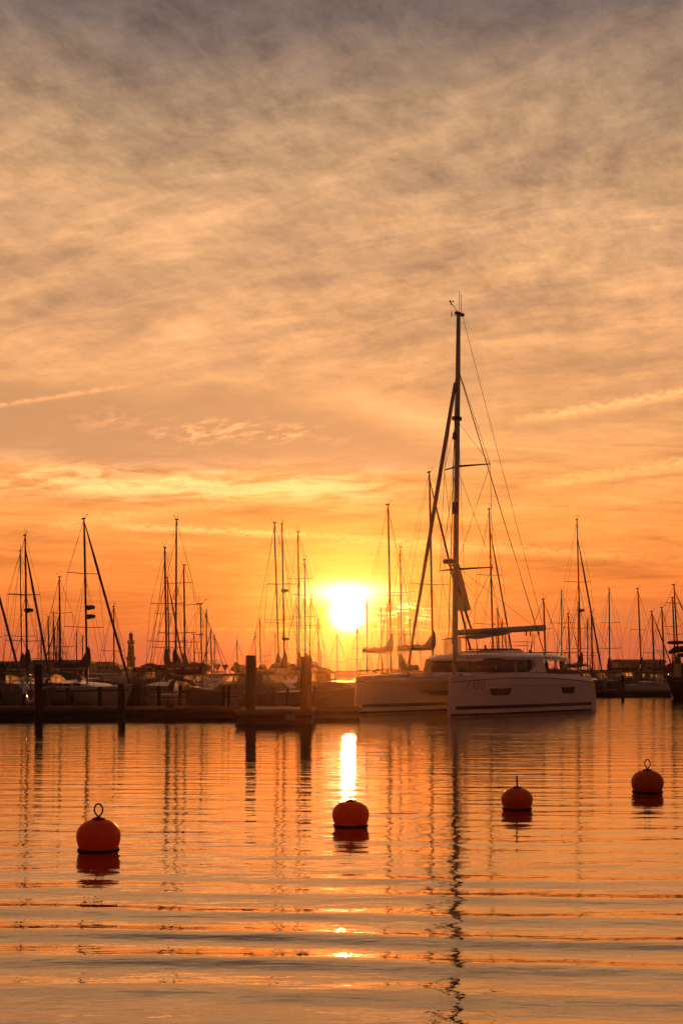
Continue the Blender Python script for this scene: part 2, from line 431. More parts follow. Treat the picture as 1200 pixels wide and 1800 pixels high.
CLEAR = mat('clear_vinyl', (1.0, 0.90, 0.70), 0.25, var=0.08, trans=0.85)
def see_through(m, k):
    nt = m.node_tree; out = nt.nodes['Material Output']; src = out.inputs[0].links[0].from_socket
    t = nt.nodes.new('ShaderNodeBsdfTransparent'); t.inputs[0].default_value = (0.95, 0.9, 0.8, 1); mx = nt.nodes.new('ShaderNodeMixShader'); mx.inputs[0].default_value = k
    nt.links.new(src, mx.inputs[1]); nt.links.new(t.outputs[0], mx.inputs[2]); nt.links.new(mx.outputs[0], out.inputs[0])
see_through(CLEAR, 0.35)
BLACK = mat('black_rubber', (0.02, 0.02, 0.02), 0.7, var=0.2)
GREY = mat('stripe_grey', (0.055, 0.045, 0.045), 0.4, var=0.1)
STEEL = mat('stainless', (0.45, 0.45, 0.45), 0.25, 0.9, var=0.05)
TEAK = mat('deck_teak', (0.16, 0.09, 0.05), 0.8, var=0.25, vscale_=8, stretch=(0.4, 4, 1))
ORANGE = mat('buoy_orange', (0.95, 0.20, 0.012), 0.42, var=0.14, vscale_=6, trans=0.42, bump=0.1)
ORANGED = mat('buoy_waterline', (0.045, 0.022, 0.012), 0.8, var=0.4, vscale_=12)
RUST = mat('rusty_steel', (0.05, 0.028, 0.02), 0.7, 0.4, var=0.4, vscale_=14, bump=0.3)
WOOD = mat('pile_timber', (0.060, 0.042, 0.032), 0.9, var=0.45, vscale_=5, bump=0.8, stretch=(3, 3, 0.35))
WOODW = mat('wet_timber', (0.018, 0.014, 0.010), 0.4, var=0.4, vscale_=5, bump=0.6, stretch=(3, 3, 0.5))
PLANK = mat('weathered_planks', (0.14, 0.10, 0.08), 0.8, var=0.35, vscale_=5, bump=0.5, stretch=(3.0, 0.6, 1))
CONC = mat('pontoon_concrete', (0.11, 0.09, 0.08), 0.9, var=0.4, vscale_=1.6, bump=0.5)
CONCD = mat('wet_concrete', (0.03, 0.025, 0.02), 0.6, var=0.4, vscale_=2)
ROSE = mat('lit_lens', (0.5, 0.35, 0.2), 0.2, trans=0.8)

# ------------------------------------------------------------------ catamaran
def build_catamaran():
    L, S = 11.95, 5.0
    c, s = 0.661, 0.750
    bow = Vector((4.32, 50.8, 0)); aft = Vector((c, s, 0)); stb = Vector((-s, c, 0))
    mid = bow + aft * (L / 2) + stb * (S / 2)
    # local frame: +x forward, +y port
    rz = math.atan2(-aft.y, -aft.x)
    root = empty('catamaran', mid, rz, 'large white catamaran with tall mast and grey boom moored bow-left', 'catamaran')
    def lx(t): return L * (0.5 - t)                       # t = 0 bow .. 1 stern
    sheer = lambda t: 1.56 + 0.22 * math.sin(min(t / 0.9, 1) * math.pi) ** 0.9 - 0.10 * t
    def hw(t):                                           # half width at deck
        return 0.05 + 0.68 * (1 - math.exp(-t * 4.6)) - 0.10 * max(0, t - 0.6) / 0.4
    def side(t, z):                                      # half width at height z
        sh = sheer(t); q = max(0.0, min(1.0, z / sh))
        w = hw(t) * (0.80 + 0.26 * q - 0.06 * q * q) if t > 0.004 else 0.045
        if z > sh - 0.20: w -= (z - (sh - 0.20)) * 0.42 * min(1, t * 6)
        return max(w, 0.02)
    def hull(sgn, name_):
        yc = sgn * S / 2
        ts = [0, .006, .02, .05, .09, .14, .2, .27, .35, .44, .53, .62, .71, .8, .855, .872]
        rings = []
        for t in ts:
            sh = sheer(t); x = lx(t)
            rk = 0.10 * (1 - t / .05) if t < .05 else 0     # slightly reversed stem
            zs = [-.45, -.05, .10, .24, .38, .7, 1.0, sh - .21, sh - .19, sh - .04, sh]
            right = [(x - rk * (z / sh) , yc + (side(t, max(z, 0)) if z > -.2 else hw(t) * .35), z) for z in zs]
            left = [(p[0], 2 * yc - p[1], p[2]) for p in reversed(right)]
            rings.append(right + left)
        # transom slopes down to a swim step
        t = 1.0
        for tt, zmax in ((0.889, 1.10), (0.906, 0.44), (0.928, 0.36)):
            zs = [-.30, -.05, .06, .12, .18, .22, .26, .29, .31, .34, 1.0]
            zs = [min(z, zmax) if z < 1 else zmax for z in (zs if tt > .9 else [-.4, -.05, .10, .24, .38, .6, .8, .9, 1.0, 1.1, 1.15])]
            right = [(lx(tt), yc + side(.885, max(z, 0)) * (1.0 if tt < .92 else .86), z) for z in zs]
            left = [(p[0], 2 * yc - p[1], p[2]) for p in reversed(right)]
            rings.append(right + left)
        h = MB().loft(rings).build('hull', GEL, root, True)
        # boot stripe and rub strake follow the side
        for o_s in (1, -1):
            st = MB()
            def band(z0, z1, t0, t1, off, name, m_, nn=26, par=None):
                a = []; b_ = []
                for i in range(nn + 1):
                    t = t0 + (t1 - t0) * i / nn
                    for zz_, li in ((z0, a), (z1, b_)):
                        z = zz_(t) if callable(zz_) else zz_
                        li.append((lx(t), yc + o_s * (side(t, z) + off), z))
                n = len(a); vs = a + b_; fs = [(i, i + 1, n + i + 1, n + i) for i in range(n - 1)]
                # give it thickness
                vs2 = [(p[0], p[1] - o_s * (off + .01), p[2]) for p in vs]
                fs += [(2 * n + i, 2 * n + n + i, 2 * n + n + i + 1, 2 * n + i + 1) for i in range(n - 1)]
                fs += [(i, 2 * n + i, 2 * n + i + 1, i + 1) for i in range(n - 1)] + [(n + i, n + i + 1, 3 * n + i + 1, 3 * n + i) for i in range(n - 1)]
                return MB().add(vs + vs2, fs).build(name, m_, par or h)
            band(-.05, .055, .004, .872, .005, 'antifouling', BLACK)
            band(0.225, 0.375, .03, .872, .006, 'boot_stripe', GREY)
            band(lambda t: sheer(t) - .235, lambda t: sheer(t) - .205, .01, .87, .014, 'rub_strake', GREY)
            # a hull seam along the upper topsides
            band(lambda t: 1.19 - .03 * t, lambda t: 1.202 - .03 * t, .16, .87, .004, 'moulding_line', GREY)
            if o_s == sgn:
                for (t0, t1) in ((.195, .319), (.637, .739)):
                    pts = []
                    n = 8
                    for i in range(n + 1):
                        f = i / n
                        pts.append((t0 + (t1 - t0) * f, 1.085))
                    for i in range(n, -1, -1):
                        f = i / n; e = 0.09 + 0.82 * f
                        pts.append((t0 + (t1 - t0) * e, 0.79 + (0.05 if i in (0, n) else 0)))
                    vs = [(lx(t), yc + o_s * (side(t, z) + .012), z) for t, z in pts]
                    vs2 = [(lx(t), yc + o_s * (side(t, z) - .02), z) for t, z in pts]
                    k = n + 1; fs = [(i, i + 1, 2 * k - 2 - i, 2 * k - 1 - i) for i in range(n)]
                    fs += [(i, (i + 1) % (2 * k), (i + 1) % (2 * k) + 2 * k, i + 2 * k) for i in range(2 * k)]
                    MB().add(vs + vs2, fs).build('hull_window', GLASS, h)
        return h
    hp = hull(1, 'port'); hs = hull(-1, 'starboard')
    # name on the outer port side near the bow: thin serif capitals
    T = MB()
    def tx(u): return .0830 + (.168 - .0830) * u          # 0..1 across the word
    def tz(v): return 1.075 + .28 * v
    strokes = []
    def seg(u0, v0, u1, v1, w): strokes.append((u0, v0, u1, v1, w))
    # P
    seg(.02, 0, .02, 1, 1.4); seg(.02, 1, .12, .97, .7); seg(.12, .97, .17, .76, 1.2); seg(.17, .76, .12, .52, 1.2); seg(.12, .52, .02, .5, .7)
    seg(-.02, 0, .06, 0, .6); seg(-.02, 1, .02, 1, .6)
    # A
    seg(.26, 0, .35, 1, .7); seg(.35, 1, .44, 0, 1.4); seg(.295, .36, .405, .36, .7); seg(.23, 0, .30, 0, .6); seg(.405, 0, .475, 0, .6)
    # J
    seg(.60, 1, .60, .16, 1.4); seg(.60, .16, .565, 0, 1.0); seg(.565, 0, .52, .08, .8); seg(.55, 1, .65, 1, .6)
    # U
    seg(.76, 1, .76, .22, 1.4); seg(.76, .22, .81, .02, 1.1); seg(.81, .02, .88, 0, .9); seg(.88, 0, .93, .2, .9); seg(.93, .2, .93, 1, .9)
    seg(.72, 1, .80, 1, .6); seg(.89, 1, .97, 1, .6)
    for (u0, v0, u1, v1, w) in strokes:
        w *= .016
        a = Vector((lx(tx(u0)), 0, tz(v0))); b_ = Vector((lx(tx(u1)), 0, tz(v1)))
        d = (b_ - a); d.normalize(); nrm = Vector((-d.z, 0, d.x)) * w; d *= w * .3
        q = [a - nrm - d, a + nrm - d, b_ + nrm + d, b_ - nrm + d]
        vs = []
        for off in (.016, .004):
            for p in q:
                t = .5 - p.x / L; vs.append((p.x, S / 2 + side(t, p.z) + off, p.z))
        T.add(vs, [(0, 1, 2, 3), (4, 7, 6, 5), (0, 4, 5, 1), (1, 5, 6, 2), (2, 6, 7, 3), (3, 7, 4, 0)])
    T.build('name_lettering', LETTER, hp)
    # bridge deck between the hulls
    bd = MB()
    for t0, t1, z0, z1 in ((.30, .92, .72, 1.66),):
        prof = [(lx(t0), 1.35), (lx(t0) , 1.62), (lx(.36), 1.70), (lx(.9), 1.66), (lx(t1), 1.52), (lx(t1), .85), (lx(.85), .72), (lx(.40), .72), (lx(.33), .95)]
        bd.prism(prof, 'y', -S / 2 + .3, S / 2 - .3)
    bd.build('bridge_deck', GEL, root)
    MB().tube([(lx(.045), -S / 2, 1.42), (lx(.045), S / 2, 1.42)], .09, 12).build('cross_beam', ALU, root, True)
    tr = MB()
    for i in range(25):
        y = -S / 2 + .55 + i * (S - 1.1) / 24; tr.tube([(lx(.05), y, 1.42), (lx(.30), y, 1.5)], .008, 3)
    for i in range(20):
        t = .055 + i * .0128; z = 1.42 + .08 * (t - .05) / .25; tr.tube([(lx(t), -S / 2 + .5, z), (lx(t), S / 2 - .5, z)], .008, 3)
    tr.build('trampoline', WIRE, root)
    # cabin: superellipse plan, glass band inside white pillars
    def plan(t, y, grow=0.0, n=40, fr=.335, bk=.60, w=2.05, ex=3.2):
        xc = lx((fr + bk) / 2); a = (lx(fr) - lx(bk)) / 2 + grow; b_ = w + grow
        out = []
        for i in range(n):
            an = 2 * math.pi * i / n; ca, sa = math.cos(an), math.sin(an)
            out.append((xc + a * math.copysign(abs(ca) ** (2 / ex), ca), b_ * math.copysign(abs(sa) ** (2 / ex), sa)))
        return out
    def ring(z, g, **k): return [(x, y, z) for x, y in plan(0, 0, g, **k)]
    cb = MB().loft([ring(1.5, .18), ring(1.74, .16), ring(1.76, .10)]); cabin = cb.build('cabin', GEL, root, True)
    MB().loft([ring(1.755, .09, ex=7, bk=.635), ring(2.36, -.02, ex=7, bk=.635)]).build('saloon_window', GLASS, cabin, True)
    # white aft quarter panels of the cabin with a swept edge
    for sg in (1, -1):
        poly = [(lx(.535), 1.75), (lx(.60), 1.75), (lx(.655), 1.75), (lx(.63), 2.38), (lx(.572), 2.38), (lx(.575), 2.02), (lx(.56), 1.86)]
        MB().prism(poly, 'y', *sorted((sg * 2.02, sg * 2.24))).build('quarter_panel', GEL, cabin)
        poly = [(lx(.655), 1.62), (lx(.93), 1.58), (lx(.93), 1.72), (lx(.80), 1.86), (lx(.70), 1.90), (lx(.65), 1.98)]
        MB().prism(poly, 'y', *sorted((sg * 2.05, sg * 2.13))).build('coaming', GREY, cabin)
        for t in (.735, .80):
            MB().tube([(lx(t), sg * 2.05, 1.6), (lx(t + .01), sg * 2.05, 2.45)], .035, 8).build('roof_post', ALU, root, True)
    MB().prism([(lx(.66), 1.75), (lx(.70), 1.75), (lx(.715), 2.4), (lx(.655), 2.4)], 'y', .9, .96).build('cockpit_curtain', CLEAR, cabin)
    MB().box((lx(.645), 0, 2.05), (.08, 3.6, .64)).build('cockpit_door', GLASS, cabin)
    for t, yy in ((.452, 2.14), (.52, 2.14)):
        MB().box((lx(t), yy, 2.06), (.05, .03, .62)).build('mullion', GELD, cabin)
    # roof with a thin overhanging edge
    kw = dict(fr=.325, bk=.895, w=2.25, ex=3.6)
    def rring(z, g):
        out = []
        for x, y in plan(0, 0, g, **kw):
            t = .5 - x / L
            drop = .30 * max(0, (.40 - t) / .1) ** 1.3 * .35 + .05 * max(0, (t - .70) / .15)
            out.append((x, y, z - drop + .10 * (t - .33)))
        return out
    roof = MB().loft([rring(2.30, -.10), rring(2.33, .02), rring(2.42, .06), rring(2.52, -.06), rring(2.57, -.4), rring(2.60, -.9), rring(2.62, -1.6)]).build('roof', GEL, root, True)
    # helm moulding, hatches, seat base, rail, solar panels
    MB().loft([[(lx(.42), -1.0, 2.56), (lx(.42), 1.5, 2.56), (lx(.60), 1.6, 2.58), (lx(.60), -1.1, 2.58)],
               [(lx(.45), -.8, 2.72), (lx(.45), 1.2, 2.72), (lx(.585), 1.4, 2.78), (lx(.585), -.9, 2.78)]]).build('helm_moulding', GEL, roof)
    MB().box((lx(.54), .3, 2.80), (1.5, 1.9, .05)).build('hatch', GLASS, roof)
    for i, yy in enumerate((-1.3, 0, 1.3)):
        MB().box((lx(.74), yy, 2.665), (1.1, 1.15, .03)).build('solar_panel', GLASS, roof)
    MB().box((lx(.82), .1, 2.68), (.5, .6, .06)).build('traveller_base', DALU, roof)
    rl = MB()
    for z in (2.98, 3.16):
        rl.tube([(lx(.655), 1.2, 2.62), (lx(.66), 1.2, z), (lx(.68), -1.0, z), (lx(.68), -1.0, 2.62)], .016, 6)
    rl.tube([(lx(.67), .1, 2.62), (lx(.67), .1, 3.16)], .014, 6); rl.tube([(lx(.66), 1.2, 3.16), (lx(.70), 1.25, 3.16), (lx(.70), 1.25, 2.62)], .014, 6)
    rl.build('seat_rail', STEEL, roof)
    # helm canopy under the boom on posts
    cn = []
    for i in range(9):
        t = .345 + .225 * i / 8; f = i / 8
        zc = 3.24 + .30 * f ** 1.2
        cn.append([(lx(t), y * .8, zc + .07 * (1 - (y / 1.15) ** 2) * (1 - .5 * f) + o_) for (y, o_) in
                   [(-1.15, 0), (-.6, 0), (0, 0), (.6, 0), (1.15, 0), (1.15, -.035), (.6, -.035), (0, -.035), (-.6, -.035), (-1.15, -.035)]])
    canopy = MB().loft(cn).build('helm_canopy', SAILG, root, True)
    for (t, y, zt) in ((.36, .85, 3.24), (.36, -.85, 3.24), (.49, .85, 3.38), (.49, -.85, 3.38), (.55, .85, 3.48)):
        MB().tube([(lx(t + .01), y, 2.5), (lx(t), y, zt)], .022, 8).build('canopy_post', DALU, root, True)
    MB().prism([(lx(.352), 2.55), (lx(.46), 2.70), (lx(.46), 3.30), (lx(.352), 3.20)], 'y', -.85, -.82).build('canopy_screen', CLEAR, root)
    MB().tube([(lx(.56), -.3, 2.6), (lx(.555), -.3, 3.0)], .05, 10).build('helm_seat_post', DALU, root, True)
    # mast: oval section, raked very slightly aft
    mx = lx(.325); TOP = 17.65
    def mp(z): return mx - (z - 1.6) * 0.0165
    mb = MB(); n = 14
    rings = []
    for z in (1.62, 3, 6, 9, 12, 15, 16.6, TOP):
        a = .145 if z < 15 else .145 - .03 * (z - 15) / 2.65
        rings.append([(mp(z) + a * math.cos(2 * math.pi * i / n), a * .62 * math.sin(2 * math.pi * i / n), z) for i in range(n)])
    mast = mb.loft(rings).build('mast', ALU, root, True)
    MB().box((mp(TOP) - .08, 0, TOP + .03), (.55, .14, .12)).build('masthead_crane', DALU, mast)
    an = MB(); an.tube([(mp(TOP), .05, TOP), (mp(TOP), .05, TOP + 1.02)], .012, 5); an.tube([(mp(TOP) - .28, -.05, TOP), (mp(TOP) - .28, -.05, TOP + .95)], .012, 5)
    an.build('aerial', BLACK, mast)
    wi = MB(); wi.tube([(mp(TOP), 0, TOP + .05), (mp(TOP) + .55, 0, TOP + .38)], .014, 5); wi.tube([(mp(TOP) + .55, 0, TOP + .28), (mp(TOP) + .55, 0, TOP + .45)], .02, 5)
    for a in (0, 2.1, 4.2): wi.lathe([(.01, -.04), (.045, 0), (.01, .04)], (mp(TOP) + .55 + .08 * math.cos(a), .08 * math.sin(a), TOP + .45), 8)
    wi.tube([(mp(TOP), 0, TOP - .1), (mp(TOP) + .55, 0, TOP - .12)], .014, 5); wi.box((mp(TOP) + .52, 0, TOP - .12), (.03, .02, .26)); wi.build('wind_vane', BLACK, mast)
    lt = MB(); lt.box((mp(14.2) + .24, 0, 14.2), (.16, .12, .10)); lt.build('mast_fitting', DALU, mast); MB().box((mp(13.0) + .05, 0, 13.0), (.40, .26, .16)).build('mast_collar', DALU, mast); MB().box((mp(12.3) + .22, 0, 12.2), (.14, .1, .3)).build('deck_light', DALU, mast)
    # spreaders, swept aft
    for z, ln in ((10.9, 1.25), (6.33, 1.45)):
        for sg in (1, -1):
            MB().tube([(mp(z) - .1, 0, z), (mp(z) - .75, sg * ln, z + .05)], [.05, .025], 8).build('spreader', DALU, mast, True)
        MB().tube([(mp(z) + .1, 0, z - .02), (mp(z) - .75, ln, z + .05)], .012, 5).build('spreader_brace', WIRE, mast)
    # wires: positions as (point a, point b, radius)
    rg = MB()
    def wire(a, b_, r): rg.tube([a, b_], r, 5)
    ch = lambda sg, t: (lx(t), sg * (S / 2 + .35), 1.66)
    for sg in (1, -1):
        wire((mp(15.0), sg * .1, 14.95), ch(sg, .60), .022)
        wire((mp(15), sg * .1, 15.0), (mp(10.9) - .75, sg * 1.25, 10.95), .010); wire((mp(10.9) - .75, sg * 1.25, 10.95), (mp(6.33) - .75, sg * 1.45, 6.38), .010)
        wire((mp(10.6), sg * .1, 10.6), (mp(6.33) - .75, sg * 1.45, 6.38), .010); wire((mp(6.33) - .75, sg * 1.45, 6.38), (mp(3) - .1, sg * .12, 3.3), .010)
        wire((mp(10.9) - .75, sg * 1.25, 10.95), (mp(6.5), sg * .1, 6.6), .010)
        wire((mp(12.5) , sg * .09, 12.8), (mp(10.9) - .75, sg * 1.25, 10.95), .008)
    wire((mp(TOP) - .3, 0, TOP), (lx(.924), 0, 4.05), .010)          # topping lift
    for k in range(4): wire((mp(14.3) + .12, -.08 + .05 * k, 14.3), (mp(3) + .16 + .05 * k, -.06 + .05 * k, 3.0), .007)
    wire((mp(13.5) + .1, 0.1, 13.5), (lx(.30), -.9, 1.8), .008); wire((mp(13.5) + .1, 0.1, 13.5), (lx(.30), .9, 1.8), .008)
    wire((mp(9) - .2, .1, 6.3), (lx(.80), .5, 3.9), .008); wire((mp(9) - .2, -.1, 6.2), (lx(.62), -.2, 3.8), .007)
    rg.build('rigging', WIRE, mast)
    # forestay with furled genoa, drum and bridle
    fs = MB(); fa = Vector((mp(14.6) + .2, 0, 14.55)); fb = Vector((lx(.045), 0, 1.95))
    pts = [fa.lerp(fb, i / 14) for i in range(15)]
    fs.tube(pts, [.035 + .055 * math.sin(math.pi * min(1, (i + .6) / 14.5) ** .62) ** .5 for i in range(15)], 10)
    fs.build('furled_genoa', mat('genoa_canvas', (0.34, 0.32, 0.30), 0.85, var=0.15, vscale_=4, trans=0.25), root, True)
    MB().lathe([(.05, -.12), (.13, -.10), (.13, -.06), (.05, -.04), (.05, .08), (.13, .10), (.13, .14), (.04, .16)], (lx(.045), 0, 1.72), 14).build('furling_drum', DALU, root, True)
    br = MB(); br.tube([fb, (lx(.045), 1.9, 1.5)], .012, 5); br.tube([fb, (lx(.045), -1.9, 1.5)], .012, 5); br.tube([fb, (lx(.045), 0, 1.45)], .012, 5); br.build('bridle', WIRE, root)
    # boom, pack lines, sheet
    z0, z1 = 3.50, 3.90; ba, bb = lx(.335), lx(.924)
    bm_ = MB(); rings = []
    for i in range(9):
        f = i / 8; x = ba + (bb - ba) * f; z = z0 + (z1 - z0) * f; hh = .125 + .015 * f
        rings.append([(x, .13 * math.cos(a), z + hh * math.sin(a) * (1.1 if math.sin(a) > 0 else 1)) for a in [2 * math.pi * k / 12 for k in range(12)]])
    boom = bm_.loft(rings).build('boom', ALU, root, True)
    MB().box((bb - .02, 0, z1), (.06, .30, .30)).build('boom_end_cap', DALU, boom)
    sh = MB()
    for x, q in ((bb + .5, .10), (bb + 1.0, -.05), (bb + 1.6, .1)):
        sh.tube([(x, q, z1 - .18), (x, q, z1 - .42)], .035, 6)
    for q in (-.06, 0, .06): sh.tube([(bb + .75 + q * 4, q, z1 - .3), (lx(.82), .1, 2.72)], .010, 5)
    sh.lathe([(.02, 0), (.07, .04), (.07, .12), (.02, .16)], (lx(.82), .1, 2.68), 8); sh.build('mainsheet', BLACK, boom)
    MB().tube([(mp(5) - .1, 0, 5.6), (lx(.43), 0, 3.66)], .05, 8).build('boom_strut', DALU, boom, True)
    # small white sail clew beside the mast
    q = []
    for i in range(9):
        f = i / 8; z = 6.55 - 2.05 * f; wdt = .10 + .92 * f
        q.append([(mp(z) - .10, -.02, z), (mp(z) - .10 - wdt * .5, .05 * math.sin(f * 3), z - .03 * f), (mp(z) - .10 - wdt, 0.02, z + .05 * f), (mp(z) - .10 - wdt, .04, z + .05 * f), (mp(z) - .10 - wdt * .5, .05 * math.sin(f * 3) + .02, z - .03 * f), (mp(z) - .10, .0, z)])
    MB().loft(q).build('sail_corner', SAILW, mast, True)
    # radar on a bracket, forward side; light shield
    rd = MB().lathe([(.05, -.10), (.24, -.09), (.29, -.02), (.29, .05), (.22, .12), (.05, .14)], (mp(6.6) + .52, 0, 6.62), 20).build('radar_dome', GELD, mast, True)
    MB().box((mp(6.5) + .3, 0, 6.46), (.4, .12, .06)).build('radar_bracket', DALU, mast)
    MB().box((mp(8.9) + .26, .1, 9.0), (.10, .22, .52)).build('radar_reflector', DALU, mast)
    # lifelines and pulpits on both hulls
    for sg in (1, -1):
        tl = [.03, .12, .24, .36, .48, .62, .76, .86]; P1 = []; P2 = []
        for t in tl:
            y = sg * (S / 2 + hw(t) - .14); z = sheer(t)
            MB().tube([(lx(t), y, z), (lx(t), y, z + .58)], .014, 6).build('stanchion', STEEL, hp if sg > 0 else hs); P1.append((lx(t), y, z + .57)); P2.append((lx(t), y, z + .32))
        ll = MB(); ll.tube(P1, .006, 4); ll.tube(P2, .005, 4); ll.build('lifeline', STEEL, hp if sg > 0 else hs)
        for t in (.06, .5, .86): MB().box((lx(t), sg * (S / 2 + hw(t) * .6), sheer(t) + .04), (.28, .05, .05)).build('cleat', STEEL, hp if sg > 0 else hs)
    # mooring lines from the bows to the pontoon
    hp_l = MB()
    a = Vector((lx(.05), -S / 2 + .1, 1.5)); b_ = Vector((lx(-.30), -S / 2 - 2.2, .42))
    pts = [a.lerp(b_, i / 10) - Vector((0, 0, .35 * math.sin(math.pi * i / 10))) for i in range(11)]
    hp_l.tube(pts, .014, 5); hp_l.build('bow_line', ROPE, root)
    sl = MB(); a = Vector((lx(.06), -S / 2 + .2, 1.55)); b_ = Vector((lx(.50), -S / 2 + .55, 1.3))
    pts = [a.lerp(b_, i / 14) - Vector((0, 0, .75 * math.sin(math.pi * i / 14))) for i in range(15)]
    sl.tube(pts, .012, 5); sl.build('slack_line', ROPE, root)
build_catamaran()

# ------------------------------------------------------------------ mooring buoys
def buoy(px, wl, dia, top, ring_deg, rpx, label):
    Y = dist(wl); k = Y / F; r = dia / 2 * k; hgt = (wl - top) * k
    root = empty('mooring_buoy', at(px, Y), math.radians(ring_deg), label, 'buoy', 'orange mooring buoys on the water')
    prof = []
    ze = hgt * .46
    for i in range(19):
        a = -math.pi / 2 + math.pi * (0.22 + .78 * i / 18) if i else -math.pi / 2 + math.pi * .2
        zz = math.sin(a); rr = math.cos(a)
        prof.append((max(.04, r * abs(rr) ** .82), ze + (hgt - ze) * (zz if zz > 0 else zz * 1.35)))
    prof[-1] = (.03, prof[-1][1])
    low = [(r * .5, -hgt * .35)] + [q for q in prof if q[1] < hgt * .03]
    body = MB().lathe(prof, n=40).build('float', ORANGE, root, True)
    zc = r * .80
    MB().lathe([(r * .80, -hgt * .2), (r * .95, 0.0), (r * .955, hgt * .035), (r * .93, hgt * .06)], n=40).build('waterline_band', ORANGED, body, True)
    MB().lathe([(r * .30, hgt - .012), (r * .30, hgt + .008), (r * .12, hgt + .022), (.012, hgt + .026)], n=18).build('top_plate', RUST, root, True)
    rh = rpx * k; pts = []
    for i in range(25):
        a = 2 * math.pi * i / 24
        x = math.sin(a) * rh * .27 * (1.0 - .35 * (math.cos(a) < 0) * abs(math.cos(a)) ** 2); z = hgt + rh * .60 + rh * .40 * math.cos(a)
        pts.append((x, 0, z))
    mb = MB().tube(pts, .0085, 8, cap=False); mb.tube([(0, 0, hgt), (0, 0, hgt + rh * .22)], .011, 8)
    mb.build('mooring_eye', RUST, root, True)
buoy(173.5, 1494, 77, 1440, 0, 27, 'largest orange buoy, nearest the camera, with an upright open eye')
buoy(616, 1451, 65, 1408, 88, 8, 'orange buoy directly below the sun and its glare on the water')
buoy(908, 1421, 55, 1385, 86, 21, 'orange buoy below the catamaran, its eye seen edge-on like a pin')
buoy(1137, 1392, 56, 1354, 8, 19, 'farthest orange buoy with open eye, near the right edge')
